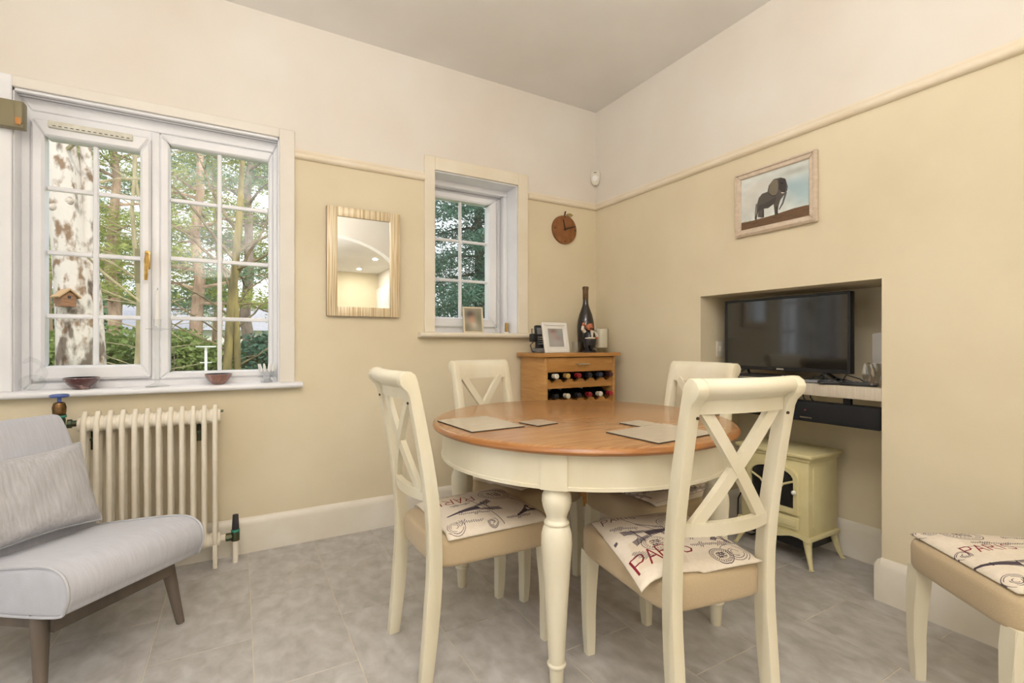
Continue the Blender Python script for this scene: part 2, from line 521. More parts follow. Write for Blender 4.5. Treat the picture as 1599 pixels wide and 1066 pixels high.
def soft_photo(seed, base):
    c = Canvas(96, 128, base)
    r = random.Random(seed)
    if seed == 1:
        c.blob(.35, .75, .3, .18, (70, 62, 58), .8); c.blob(.45, .5, .22, .2, (200, 150, 125), .8); c.blob(.55, .28, .22, .14, (215, 205, 190), .7); c.blob(.85, .6, .2, .4, (96, 104, 84), .6); c.blob(.1, .15, .3, .2, (120, 110, 90), .6)
    else:
        c.blob(.35, .85, .25, .12, (120, 90, 78), .7); c.blob(.4, .62, .2, .18, (190, 150, 138), .7); c.blob(.7, .6, .25, .2, (150, 160, 165), .6); c.blob(.5, .2, .5, .2, (186, 182, 180), .7); c.blob(.65, .45, .2, .12, (170, 130, 125), .5)
    return c.image('photo_print')

# ------------------------------------------------------------------ materials
M_low = mat('wall_paint_cream', (230, 218, 189), .75, (221, 207, 177), nscale=2.2, ncontrast=(.3, .75), bump=.10, bscale=9, detail=6)
M_up = mat('wall_paint_ivory', (232, 226, 216), .75, (224, 214, 200), nscale=1.6, ncontrast=(.35, .75), bump=.08, bscale=8, detail=6)
M_ceil = mat('ceiling_paint', (240, 237, 232), .85, (230, 226, 219), nscale=1.2, bump=.05, bscale=14)
M_trimw = mat('gloss_white_trim', (238, 232, 220), .32, (230, 222, 206), nscale=5, bump=.03, bscale=20)
M_rail = mat('picture_rail_ivory', (238, 226, 204), .30, (232, 218, 192), nscale=4)
M_case = mat('casing_cream', (238, 229, 210), .45, (232, 221, 198), nscale=4)
M_casew = mat('casing_ivory', (233, 227, 217), .45, (227, 220, 208), nscale=4)
M_upvc = mat('white_upvc', (243, 243, 245), .28, (236, 236, 239), nscale=4)
M_gap = mat('gasket_black', (30, 30, 30), .6)
M_vent = mat('vent_plastic', (226, 224, 212), .45, (210, 206, 190), nscale=30)
M_brass = mat('polished_brass', (200, 168, 104), .25, (170, 134, 70), nscale=40, metal=1.0)
M_pane = glassy('window_glass', (250, 253, 252), gloss=.8, base=.05, power=4.5)
M_clear = glassy('clear_glass', (251, 252, 252), gloss=.45, base=.05, power=3)
M_tile = mat('grey_stone_tile', (198, 195, 192), .34, (166, 161, 155), nscale=20, nstretch=(.9, .6, 1), ncontrast=(.30, .70), bump=.10, bscale=24, bstretch=(2, .4, 1), detail=14, rand=17.0, dist=.3)
M_grout = mat('pale_grout', (212, 204, 186), .7, (200, 192, 172), nscale=20)
M_cream = mat('cream_painted_wood', (230, 223, 201), .38, (222, 213, 186), nscale=7, nstretch=(1, 1, .35), bump=.05, bscale=22, bstretch=(1, 1, .2))
M_linen = mat('beige_linen', (198, 178, 145), .9, (186, 164, 130), nscale=520, ncontrast=(.3, .7), bump=.25, bscale=700, sheen=.2)
M_oak = mat('oak_tabletop', (186, 138, 88), .26, (146, 98, 54), nscale=5.0, nstretch=(1.0, 14, 1.0), ncontrast=(.25, .78), detail=8, rot=R(38), coat=.35, dist=1.2)
M_oakedge = mat('oak_edge', (176, 118, 58), .3, (138, 84, 34), nscale=7, nstretch=(1, 1, 7), ncontrast=(.3, .7), detail=7, coat=.35)
M_cabw = mat('pine_cabinet', (200, 152, 92), .38, (178, 128, 70), nscale=4, nstretch=(1, 1, 10), ncontrast=(.3, .7), detail=7, dist=1.0, coat=.1)
M_cabh = mat('pine_cabinet_across', (196, 144, 80), .36, (172, 120, 60), nscale=4, nstretch=(1.2, 4, 11), ncontrast=(.3, .7), detail=7, dist=.8, coat=.1)
M_inside = mat('cabinet_inside', (196, 150, 96), .6, (176, 130, 78), nscale=6)
M_chrome = mat('brushed_steel', (205, 205, 205), .25, metal=1.0)
M_dkbot = mat('dark_wine_glass', (16, 20, 16), .08, spec=.8)
M_blkbot = mat('brown_black_wine_glass', (32, 24, 24), .06, spec=.8)
M_mat = mat('placemat_taupe', (196, 184, 164), .22, (182, 168, 146), nscale=14, nstretch=(1, 8, 1), ncontrast=(.3, .7), coat=.3)
M_matedge = mat('placemat_edge', (52, 40, 32), .6)
M_rad = mat('radiator_enamel', (237, 229, 212), .32, (230, 220, 200), nscale=14, bump=.05, bscale=30)
M_pipe = mat('painted_pipe', (238, 230, 214), .4)
M_bronze = mat('aged_brass_valve', (96, 84, 56), .42, (70, 92, 76), nscale=60, metal=.75, ncontrast=(.4, .6))
M_blue = mat('blue_plastic_wheel', (84, 108, 176), .4, (64, 84, 150), nscale=30)
M_verd = mat('green_verdigris_ring', (60, 150, 126), .5)
M_sofa = mat('pale_blue_grey_weave', (200, 201, 209), .92, (186, 186, 192), nscale=160, nstretch=(1, .08, .08), ncontrast=(.2, .8), bump=.30, bscale=240, detail=6, sheen=.25)
M_pill = mat('grey_linen_cushion', (198, 197, 200), .92, (176, 173, 172), nscale=130, nstretch=(1, 1, .08), ncontrast=(.3, .7), bump=.30, bscale=240, detail=6, sheen=.25)
M_pipng = mat('grey_piping', (190, 190, 194), .85)
M_dkwood = mat('greyed_dark_wood', (118, 106, 94), .55, (92, 82, 72), nscale=8, nstretch=(1, 1, .2))
M_stove = mat('cream_stove_enamel', (226, 216, 168), .36, (220, 208, 158), nscale=8)
M_stoveg = mat('stove_dark_glass', (26, 26, 28), .12, spec=.7)
M_tv = mat('tv_black_plastic', (22, 23, 26), .35)
M_scr = mat('tv_dark_screen', (14, 15, 17), .07, spec=.75, coat=.4)
M_black = mat('black_plastic', (20, 20, 22), .45)
M_mesh = mat('black_speaker_cloth', (24, 25, 28), .85, (16, 16, 18), nscale=220, bump=.3, bscale=300)
M_grey = mat('grey_plastic', (120, 120, 122), .4)
M_shelf = mat('shelf_grey_oak', (206, 196, 178), .5, (190, 178, 158), nscale=9, nstretch=(1, 12, 1), ncontrast=(.3, .7))
M_white = mat('white_gloss', (240, 239, 235), .3)
M_matt = mat('white_plastic', (226, 220, 204), .5)
M_wax = mat('ivory_candle_wax', (250, 242, 222), .5, (246, 236, 212), nscale=8)
M_mirror = mat('silvered_mirror', (238, 240, 238), .01, metal=1.0)
M_mframe = None
M_sensor = mat('beige_sensor_plastic', (136, 126, 96), .45)
M_dark = mat('charcoal_plastic', (58, 54, 58), .5)
M_amber = mat('amber_plastic', (190, 128, 60), .4)
M_clock = mat('clock_cork_wood', (148, 96, 52), .6, (120, 74, 36), nscale=26, ncontrast=(.3, .7), bump=.1, bscale=60)
M_clockd = mat('clock_dark_wood', (70, 44, 26), .5)
M_leafw = mat('clock_leaf_wood', (152, 128, 78), .6)
M_frame = mat('limed_wood_frame', (220, 204, 184), .5, (204, 186, 164), nscale=9, nstretch=(1, 4, 6), ncontrast=(.3, .7), bump=.08, bscale=40)
M_silver = mat('champagne_frame', (220, 208, 182), .3, metal=.35)

def mirror_frame_mat(vertical):
    """champagne glass frame with fine stripes along the member"""
    m = bpy.data.materials.new('striped_champagne_frame'); m.use_nodes = True
    nt = m.node_tree; b = nt.nodes['Principled BSDF']
    tc = nt.nodes.new('ShaderNodeTexCoord'); mp = nt.nodes.new('ShaderNodeMapping')
    mp.inputs['Scale'].default_value = (1, 1, .02) if vertical else (1, 1, .05)
    n = nt.nodes.new('ShaderNodeTexNoise'); n.inputs['Scale'].default_value = 190 if vertical else 150; n.inputs['Detail'].default_value = 2
    r = nt.nodes.new('ShaderNodeValToRGB'); r.color_ramp.elements[0].position = .36; r.color_ramp.elements[1].position = .62
    r.color_ramp.elements[0].color = lin((196, 168, 122)) + (1,); r.color_ramp.elements[1].color = lin((234, 220, 188)) + (1,)
    nt.links.new(tc.outputs['Object'], mp.inputs[0]); nt.links.new(mp.outputs[0], n.inputs['Vector']); nt.links.new(n.outputs['Fac'], r.inputs[0]); nt.links.new(r.outputs[0], b.inputs['Base Color'])
    b.inputs['Roughness'].default_value = .4; b.inputs['Metallic'].default_value = .1; b.inputs['Coat Weight'].default_value = .25; b.inputs['Coat Roughness'].default_value = .08
    return m

# ------------------------------------------------------------------ room shell
XW = -4.0         # side wall with the garden door (left of the frame)
YA = -3.4         # wall with the arch (behind the camera)
YK = -6.5         # far wall of the kitchen beyond the arch
HC = 2.8
ZR = 2.09         # paint changes behind the picture rail

def wall_xz(mb, x0, x1, z0, z1, yf, yb, holes, split=None, back=True):
    """wall in the XZ plane between y=yf (room face) and y=yb, with rectangular holes (x0,x1,z0,z1)"""
    xs = sorted({x0, x1, *[h[0] for h in holes], *[h[1] for h in holes]})
    zs = sorted({z0, z1, *[h[2] for h in holes], *[h[3] for h in holes], *([split] if split else [])})
    for a, b in zip(xs[:-1], xs[1:]):
        for c, d in zip(zs[:-1], zs[1:]):
            mx, mz = (a + b) / 2, (c + d) / 2
            if any(h[0] < mx < h[1] and h[2] < mz < h[3] for h in holes): continue
            mi = 1 if split and mz > split else 0
            mb.add([(a, yf, c), (b, yf, c), (b, yf, d), (a, yf, d)], [(0, 1, 2, 3)], mi)
            if back: mb.add([(a, yb, c), (b, yb, c), (b, yb, d), (a, yb, d)], [(0, 3, 2, 1)], mi)
    for h in holes:
        for x in (h[0], h[1]):
            mb.add([(x, yf, h[2]), (x, yb, h[2]), (x, yb, h[3]), (x, yf, h[3])], [(0, 1, 2, 3)], 0)
        for z in (h[2], h[3]):
            mb.add([(h[0], yf, z), (h[1], yf, z), (h[1], yb, z), (h[0], yb, z)], [(0, 1, 2, 3)], 0)
    for x in (x0, x1):
        mb.add([(x, yf, z0), (x, yb, z0), (x, yb, z1), (x, yf, z1)], [(0, 1, 2, 3)], 0)
    for z in (z0, z1):
        mb.add([(x0, yf, z), (x1, yf, z), (x1, yb, z), (x0, yb, z)], [(0, 1, 2, 3)], 0)
    return mb

W1 = (-3.165, -2.145, 0.85, 2.16)
W2 = (-1.279, -0.682, 1.125, 2.143)
NI = (-1.845, -0.941, -.15, 1.343)     # niche in the right wall (y0,y1,z0,z1)
NX = 0.35                             # depth of the niche

o = wall_xz(MB(), XW - .3, 0.0, -.2, HC + .2, 0.0, 0.30, [W1, W2], ZR).build('wall_left', [M_low, M_up], smooth=0)
tag(o, 'cream wall with two windows, ivory above the picture rail', 'wall', kind='structure')

def swap(mb):       # XZ wall turned into a YZ wall: (x,y,z) -> (y,x,z)
    mb.v = [(p[1], p[0], p[2]) for p in mb.v]
    return mb
w = swap(wall_xz(MB(), YK - .2, 0.30, -.2, HC + .2, 0.0, 0.60, [NI], ZR, back=True))
# close the niche behind
w.add([(NX, NI[0], NI[2]), (NX, NI[1], NI[2]), (NX, NI[1], NI[3]), (NX, NI[0], NI[3])], [(0, 1, 2, 3)], 0)
tag(w.build('wall_right', [M_low, M_up], smooth=0), 'cream wall with the television niche and elephant painting', 'wall', kind='structure')
DOOR = (-2.75, -0.80, 0.0, 2.12)
w = swap(wall_xz(MB(), YK - .2, 0.30, -.2, HC + .2, XW, XW - .3, [DOOR], ZR))
tag(w.build('wall_side', [M_low, M_up], smooth=0), 'cream side wall with the glazed garden door', 'wall', kind='structure')
# arch wall behind the camera
def arch_wall():
    mb = MB()
    xc, a, b, zc = -1.45, .95, .50, 1.91
    n = 24
    pts = [(xc - a, 0.0)] + [(xc + a * math.cos(PI - PI * i / n), zc + b * math.sin(PI - PI * i / n)) for i in range(n + 1)] + [(xc + a, 0.0)]
    for y in (YA, YA - .14):
        mb.add([(XW, y, 0), (pts[0][0], y, 0), (pts[0][0], y, HC), (XW, y, HC)], [(0, 1, 2, 3)])
        mb.add([(pts[-1][0], y, 0), (0, y, 0), (0, y, HC), (pts[-1][0], y, HC)], [(0, 1, 2, 3)])
        for p, q in zip(pts[1:-2], pts[2:-1]):
            mb.add([(p[0], y, p[1]), (q[0], y, q[1]), (q[0], y, HC), (p[0], y, HC)], [(0, 1, 2, 3)])
    lin_ = MB()
    for p, q in zip(pts[:-1], pts[1:]):
        mb.add([(p[0], YA, p[1]), (q[0], YA, q[1]), (q[0], YA - .14, q[1]), (p[0], YA - .14, p[1])], [(0, 1, 2, 3)], 1)
    return mb
tag(arch_wall().build('wall_arch', [M_up, M_white], smooth=0), 'ivory wall with a wide arch into the kitchen', 'wall', kind='structure')
o = wall_xz(MB(), XW, 0.0, 0, HC, YK, YK - .2, []).build('wall_kitchen', [M_low], smooth=0)
tag(o, 'plain cream end wall of the kitchen beyond the arch', 'wall', kind='structure')

# floor: grout bed with single tiles
fl = MB().box(XW - .3, 0.60, YK - .2, 0.30, -.25, -.0012).build('floor', [M_grout], smooth=0)
tag(fl, 'floor of grey stone-effect tiles with pale joints', 'floor', kind='structure')
TW, TL = 0.31, 0.62
tile_me = {}
def tile(x0, x1, y0, y1):
    w_, l_ = round(x1 - x0, 3), round(y1 - y0, 3)
    if w_ < .02 or l_ < .02: return
    g = .0017
    if (w_, l_) not in tile_me:
        mb = MB().box(-w_ / 2 + g, w_ / 2 - g, -l_ / 2 + g, l_ / 2 - g, -.008, 0, bev=.0006, seg=1)
        o = mb.build('floor_tile', M_tile, fl, smooth=0)
        tile_me[(w_, l_)] = o.data
    else:
        o = link('floor_tile', tile_me[(w_, l_)], fl)
    o.location = ((x0 + x1) / 2, (y0 + y1) / 2, 0)
for k in range(-2, 13):
    xa, xb = -.12 - TW * (k + 1), -.12 - TW * k
    par = 0 if k % 2 == 0 else TL / 2
    j = 0
    y = -1.77 + par + 3 * TL
    while y > -3.3:
        y0, y1 = y - TL, y
        X0, X1 = max(xa, XW), xb
        yt, yb_ = min(y1, 0.0), max(y0, YA)
        if X0 < 0 and yt > yb_: tile(X0, min(X1, 0.0), yb_, yt)
        if X1 > 0 and X0 < NX:       # niche floor
            ya, yc = max(y0, NI[0]), min(y1, NI[1])
            if yc > ya: tile(max(X0, 0), min(X1, NX), ya, yc)
        y -= TL
MB().box(XW, 0, YK, YA, -.001, 0).build('kitchen_tiling', M_tile, fl, smooth=0)

o = MB().box(XW - .3, 0.60, YA - .1, 0.30, HC, HC + .2).build('ceiling', [M_ceil], smooth=0)
tag(o, 'plain off-white ceiling', 'ceiling', kind='structure')
o = MB().box(XW, 0, YK, YA - .14, 2.40, 2.9).build('ceiling_kitchen', [M_ceil], smooth=0)
tag(o, 'lower white ceiling of the kitchen beyond the arch', 'ceiling', kind='structure')

# skirting
def skirt_prof(h=.178):
    return [(0, 0), (-.020, 0), (-.020, h - .035), (-.017, h - .022), (-.012, h - .012), (-.006, h - .003), (0, h)]
def skirt_x(mb, x0, x1, y, s=1, h=.178):      # along x, standing proud towards -y (s=1)
    mb.prism([(y + s * p[0], p[1]) for p in skirt_prof(h)], x0, x1, 'x')
def skirt_y(mb, y0, y1, x, s=1, h=.178):
    mb.prism([(x + s * p[0], p[1]) for p in skirt_prof(h)], y0, y1, 'y')
mb = MB(); skirt_x(mb, XW, 0, 0)
tag(mb.build('baseboard_left', M_trimw, smooth=40), 'tall ivory skirting board under the windows', 'skirting', kind='structure')
mb = MB()
skirt_y(mb, YA, NI[0], 0); skirt_y(mb, NI[1], 0, 0)
tag(mb.build('baseboard_right', M_trimw, smooth=40), 'tall ivory skirting board along the niche wall', 'skirting', kind='structure')
mb = MB(); skirt_y(mb, NI[0], NI[1], NX)
skirt_x(mb, -.0201, NX, NI[1]); skirt_x(mb, -.0201, NX, NI[0], -1)
tag(mb.build('baseboard_niche', M_trimw, smooth=40), 'ivory skirting board inside the niche behind the stove', 'skirting', kind='structure')

# picture rail
def rail_prof():
    return [(0, -.026), (-.012, -.026), (-.022, -.020), (-.026, -.010), (-.024, 0.002), (-.016, .010), (-.012, .018), (-.012, .024), (0, .024)]
mb = MB()
for x0, x1 in ((-2.07, -1.345), (-0.605, 0)):
    mb.prism([(p[0], ZR + p[1]) for p in rail_prof()], x0, x1, 'x')
tag(mb.build('trim_1', M_rail, smooth=50), 'ivory picture rail between and beside the windows', 'picture rail', kind='structure')
mb = MB().prism([(p[0], ZR + p[1]) for p in rail_prof()], YA, 0, 'y')
tag(mb.build('trim_2', M_rail, smooth=50), 'ivory picture rail along the niche wall', 'picture rail', kind='structure')

# ------------------------------------------------------------------ windows
def bars(parent, xs, zs, y0, y1, w, name='glazing_bar'):
    """xs=(x0, mid.., x1) zs=(z0,..,z1): glazing bars on the inner lines"""
    for x in xs[1:-1]:
        MB().box(x - w / 2, x + w / 2, y0, y1, zs[0], zs[-1], bev=.004, seg=1).build(name, M_upvc, parent)
    for z in zs[1:-1]:
        for a, b in zip(xs[:-1], xs[1:]):
            a2 = a if a == xs[0] else a + w / 2
            b2 = b if b == xs[-1] else b - w / 2
            MB().box(a2, b2, y0, y1, z - w / 2, z + w / 2, bev=.004, seg=1).build(name, M_upvc, parent)
def panes(parent, xs, zs, y):
    for a, b in zip(xs[:-1], xs[1:]):
        for c, d in zip(zs[:-1], zs[1:]):
            MB().add([(a, y, c), (b, y, c), (b, y, d), (a, y, d)], [(0, 1, 2, 3)]).build('pane', M_pane, parent, smooth=0)
def ring(mb, x0, x1, z0, z1, ix0, ix1, iz0, iz1, y0, y1, bev=.006):
    """four mitred members between an outer and an inner rectangle"""
    O = [(x0, z0), (x1, z0), (x1, z1), (x0, z1)]; I = [(ix0, iz0), (ix1, iz0), (ix1, iz1), (ix0, iz1)]
    for i in range(4):
        j = (i + 1) % 4
        mb.prism([O[i], O[j], I[j], I[i]], y0, y1, 'y', bev=bev, seg=1)
    return mb

win1 = thing('window_1', 'wide white casement window of two lights looking onto the birch', 'window', (0, 0, 0), kind='structure')
ring(MB(), W1[0], W1[1], W1[2], W1[3], -3.128, -2.170, .895, 2.100, .075, .16).build('window_frame', M_upvc, win1)
MB().box(-2.700, -2.668, .075, .16, .895, 2.100, bev=.004).build('mullion', M_upvc, win1)
MB().box(-3.136, -2.694, .080, .155, 2.055, 2.108).build('frame_head', M_upvc, win1)
MB().box(-3.128, -2.700, .088, .155, .893, .915).build('frame_foot', M_upvc, win1)
MB().box(-3.134, -3.120, .091, .154, .90, 2.09).build('frame_jamb', M_upvc, win1)
MB().box(-2.706, -2.694, .091, .154, .90, 2.09).build('frame_jamb', M_upvc, win1)
# opening sash on the left
s1 = ring(MB(), -3.128, -2.700, .905, 2.066, -3.082, -2.742, .970, 1.992, .055, .135, bev=.010).build('sash', M_upvc, win1)
XS, ZS = (-3.082, -2.912, -2.742), (.970, 1.195, 1.482, 1.772, 1.992)
bars(s1, XS, ZS, .090, .112, .020); panes(s1, XS, ZS, .101)
s2 = ring(MB(), -2.668, -2.170, .895, 2.100, -2.627, -2.191, .931, 2.050, .070, .135, bev=.008).build('sash', M_upvc, win1)
XS2, ZS2 = (-2.627, -2.417, -2.191), (.931, 1.197, 1.494, 1.784, 2.050)
bars(s2, XS2, ZS2, .090, .112, .020); panes(s2, XS2, ZS2, .101)
# trickle vent, handle, olive plate outside the glass
v = MB().box(-3.066, -2.768, .040, .060, 2.030, 2.060, bev=.003).build('trickle_vent', M_vent, win1)
mb = MB()
for i in range(14):
    x = -3.05 + .02 * i
    mb.box(x, x + .011, .0385, .0405, 2.036, 2.039)
mb.build('vent_slot', M_gap, v, smooth=0)
h = MB().box(-2.722, -2.700, .042, .058, 1.428, 1.515, bev=.004).build('handle', M_brass, win1, label='brass espagnolette handle')
MB().tube([(-2.711, .040, 1.497), (-2.711, .022, 1.492), (-2.712, .016, 1.47), (-2.713, .018, 1.42), (-2.715, .022, 1.372)], [.008, .008, .009, .0085, .0075], 8).build('lever', M_brass, h)
MB().box(-2.772, -2.744, .124, .130, 1.365, 1.535, bev=.001, seg=1).build('outer_plate', mat('olive_plate', (150, 144, 104), .5), win1)
# architrave and sill
for nm, q in (('architrave', (-2.145, -2.070, .866, 2.207)), ('architrave', (-3.245, -3.165, .866, 2.207)), ('architrave', (-3.165, -2.145, 2.160, 2.207))):
    MB().box(q[0], q[1], -.014, .0, q[2], q[3], bev=.003, seg=1).build(nm, M_upvc if q[0] < -3.2 else M_casew, win1)
# painted lining of the reveal
mb = MB()
mb.box(-3.166, -3.160, .0, .076, .866, 2.16); mb.box(-2.150, -2.144, .0, .076, .866, 2.16); mb.box(-3.166, -2.144, .0, .076, 2.148, 2.161)
mb.build('reveal_lining', M_upvc, win1, smooth=0)
mb = MB()
for y in (.022, .052): mb.box(-3.160, -2.150, y, y + .0025, 2.1462, 2.1482)
mb.build('lining_groove', M_grey, win1, smooth=0)
MB().prism([(-.052, .838), (-.060, .845), (-.060, .858), (-.052, .866), (.078, .866), (.078, .838)], -3.30, -2.035, 'x').build('window_sill', M_upvc, win1, smooth=60)

win2 = thing('window_2', 'narrow white casement window with six panes beside the mirror', 'window', (0, 0, 0), kind='structure')
ring(MB(), W2[0], W2[1], W2[2], W2[3], -1.255, -.735, 1.185, 2.085, .200, .29).build('window_frame', M_upvc, win2)
s3 = ring(MB(), -1.275, -.742, 1.180, 2.088, -1.217, -.805, 1.247, 2.040, .180, .262, bev=.010).build('sash', M_upvc, win2)
XS3, ZS3 = (-1.217, -1.011, -.805), (1.247, 1.500, 1.770, 2.040)
bars(s3, XS3, ZS3, .210, .232, .019); panes(s3, XS3, ZS3, .221)
for q in ((-.682, -.605, 1.14, 2.225), (-1.345, -1.279, 1.14, 2.225), (-1.279, -.682, 2.143, 2.225)):
    MB().box(q[0], q[1], -.016, 0, q[2], q[3], bev=.003, seg=1).build('architrave', M_case, win2)
mb = MB()
mb.box(-.688, -.681, 0, .21, 1.14, 2.143); mb.box(-1.280, -1.273, 0, .21, 1.14, 2.143); mb.box(-1.280, -.681, 0, .21, 2.136, 2.144)
mb.build('reveal_lining', M_upvc, win2, smooth=0)
mb = MB(); mb.box(-1.273, -.688, .13, .19, 2.100, 2.137, bev=.004); mb.box(-.715, -.688, .13, .19, 1.14, 2.0995, bev=.004)
mb.build('stop_bead', M_upvc, win2)
MB().prism([(-.050, 1.109), (-.058, 1.116), (-.058, 1.130), (-.050, 1.138), (.205, 1.138), (.205, 1.109)], -1.385, -.572, 'x').build('window_sill', M_case, win2, smooth=60)

# glazed garden door on the side wall (out of the frame, lights the room)
dr = thing('door_1', 'white glazed garden door on the side wall', 'door', kind='structure')
for y0, y1 in ((-2.75, -1.775), (-1.775, -.80)):
    mb = MB()
    ring(mb, y0, y1, 0, 2.12, y0 + .09, y1 - .09, .22, 2.03, XW - .20, XW - .13)
    swap(mb).build('door_leaf', M_upvc, dr)
    MB().add([(XW - .165, y0 + .09, .22), (XW - .165, y1 - .09, .22), (XW - .165, y1 - .09, 2.03), (XW - .165, y0 + .09, 2.03)], [(0, 1, 2, 3)]).build('pane', M_pane, dr, smooth=0)
# white panelled kitchen door seen in the mirror
kd = thing('door_2', 'white panelled kitchen door reflected in the mirror', 'door', kind='structure')
MB().box(-.045, -.005, -6.42, -5.62, 0, 2.03, bev=.003).build('door_leaf', M_white, kd)
for z0, z1 in ((.15, .95), (1.1, 1.9)):
    for y0, y1 in ((-6.32, -6.07), (-5.97, -5.72)):
        MB().box(-.052, -.044, y0, y1, z0, z1, bev=.006, seg=1).build('door_panel', M_white, kd)
MB().box(-.03, 0, -5.62, -5.54, 0, 2.11, bev=.004).box(-.03, 0, -6.5, -6.42, 0, 2.11, bev=.004).box(-.03, 0, -6.42, -5.62, 2.03, 2.11, bev=.004).build('door_casing', M_white, kd)
MB().tube([(-.05, -5.69, 1.02), (-.085, -5.69, 1.02), (-.09, -5.71, 1.02), (-.09, -5.80, 1.02)], .009).build('door_handle', M_chrome, kd)

# lamps: globe and uplighter added unseen as fill, then kitchen downlights
lamp = thing('added_globe', 'added opal globe, out of view, that fills the room with light', 'added lamp', (ADDED_LAMP[0], ADDED_LAMP[1], HC))
MB().lathe([(0, 0), (.06, 0), (.055, -.02), (.02, -.03), (0, -.03)], seg=24).build('ceiling_rose', M_white, lamp)
MB().tube([(0, 0, -.03), (0, 0, -.20)], .004, 8).build('flex', M_white, lamp)
MB().lathe([(.03, -.19), (.045, -.20), (.05, -.225), (.03, -.23)], seg=20).build('gallery', M_chrome, lamp)
MB().sphere((0, 0, -.36), .15, 28, 18).build('globe', emit('added_globe_glow', (255, 251, 247), GLOBE_GLOW), lamp)
fl_ = thing('added_uplighter', 'added unseen uplighter behind the camera that brightens the ceiling', 'floor lamp', (ADDED_UPL[0], ADDED_UPL[1], 0))
MB().lathe([(0, 0), (.13, 0), (.13, .02), (.02, .03), (0, .03)], seg=28).build('base', M_white, fl_)
MB().tube([(0, 0, .02), (0, 0, 1.70)], .012, 12).build('pole', M_white, fl_)
MB().lathe([(.02, 1.69), (.08, 1.71), (.15, 1.78), (.155, 1.79), (.145, 1.79), (.07, 1.725), (0, 1.715)], seg=32).build('bowl_shade', M_white, fl_)
M_spot = emit('downlight_lens', (255, 236, 205), 6.0)
for i, (x, y) in enumerate(SPOTS):
    s = thing('downlight', 'recessed downlight, %s in the kitchen ceiling' % ('nearer the arch in the right row', 'farther from the arch in the right row', 'nearer the arch in the middle row', 'farther from the arch in the middle row', 'nearer the arch in the left row', 'farther from the arch in the left row')[i], 'downlight', (x, y, 2.40), group='kitchen downlights')
    MB().lathe([(.034, 0), (.046, 0), (.046, -.006), (.034, -.006)], seg=20).build('bezel', M_white, s)
    MB().lathe([(0, -.003), (.034, -.003)], seg=20).build('lens', M_spot, s)

# ------------------------------------------------------------------ dining table
TC = (-1.110, -1.240)
TH, TR = .770, .600
tbl = thing('dining_table', 'round dining table with oak top and cream turned legs', 'table', (TC[0], TC[1], 0))
MB().lathe([(0, TH), (TR - .022, TH), (TR - .014, TH - .0015), (TR - .008, TH - .005)], seg=96).build('tabletop', M_oak, tbl)
MB().lathe([(TR - .008, TH - .005), (TR - .002, TH - .010), (TR, TH - .017), (TR - .004, TH - .024), (TR - .012, TH - .028), (TR - .030, TH - .031), (0, TH - .031)], seg=96).build('table_edge', M_oakedge, tbl, label='rounded darker oak rim')
AZ0, AZ1 = .632, TH - .030
MB().lathe([(.545, AZ1), (.562, AZ1), (.562, AZ0 + .012), (.566, AZ0 + .010), (.566, AZ0), (.545, AZ0), (.545, AZ1)], seg=96).build('apron', M_cream, tbl)
def leg_prof():
    return [(0, 0), (.019, 0), (.0205, .02), (.023, .075), (.024, .079), (.028, .081), (.030, .085), (.028, .090), (.0245, .092), (.0255, .11), (.033, .24), (.038, .32), (.0445, .41),
            (.048, .455), (.047, .485), (.041, .508), (.035, .515), (.038, .517), (.039, .521), (.037, .526), (.033, .529), (.031, .536), (.034, .547), (.042, .567), (.046, .587), (.045, .605), (.038, .620), (.036, .626), (.040, .630), (.040, AZ0 + .004), (0, AZ0 + .004)]
leg_me = None
for k in range(4):
    a = R(44.4 + 90 * k)
    c = (.520 * math.cos(a), .520 * math.sin(a))
    M = Matrix.Translation((0, 0, 0)) @ Matrix.Rotation(a, 4, 'Z')
    if leg_me is None:
        l = MB().lathe(leg_prof(), seg=28).build('leg', M_cream, tbl, smooth=50)
        leg_me = l.data
    else:
        l = link('leg', leg_me, tbl)
    l.location = (c[0], c[1], 0)
    h = .041 / .565
    mb = MB().lathe([(.470, AZ1), (.5685, AZ1), (.5685, AZ0 - .001), (.470, AZ0 - .001), (.470, AZ1)], seg=8, a0=a - h, a1=a + h)
    for t in (a - h, a + h):
        mb.add([(r * math.cos(t), r * math.sin(t), z) for r, z in ((.470, AZ1), (.5685, AZ1), (.5685, AZ0 - .001), (.470, AZ0 - .001))], [(0, 1, 2, 3)])
    mb.build('leg_block', M_cream, tbl, smooth=30)

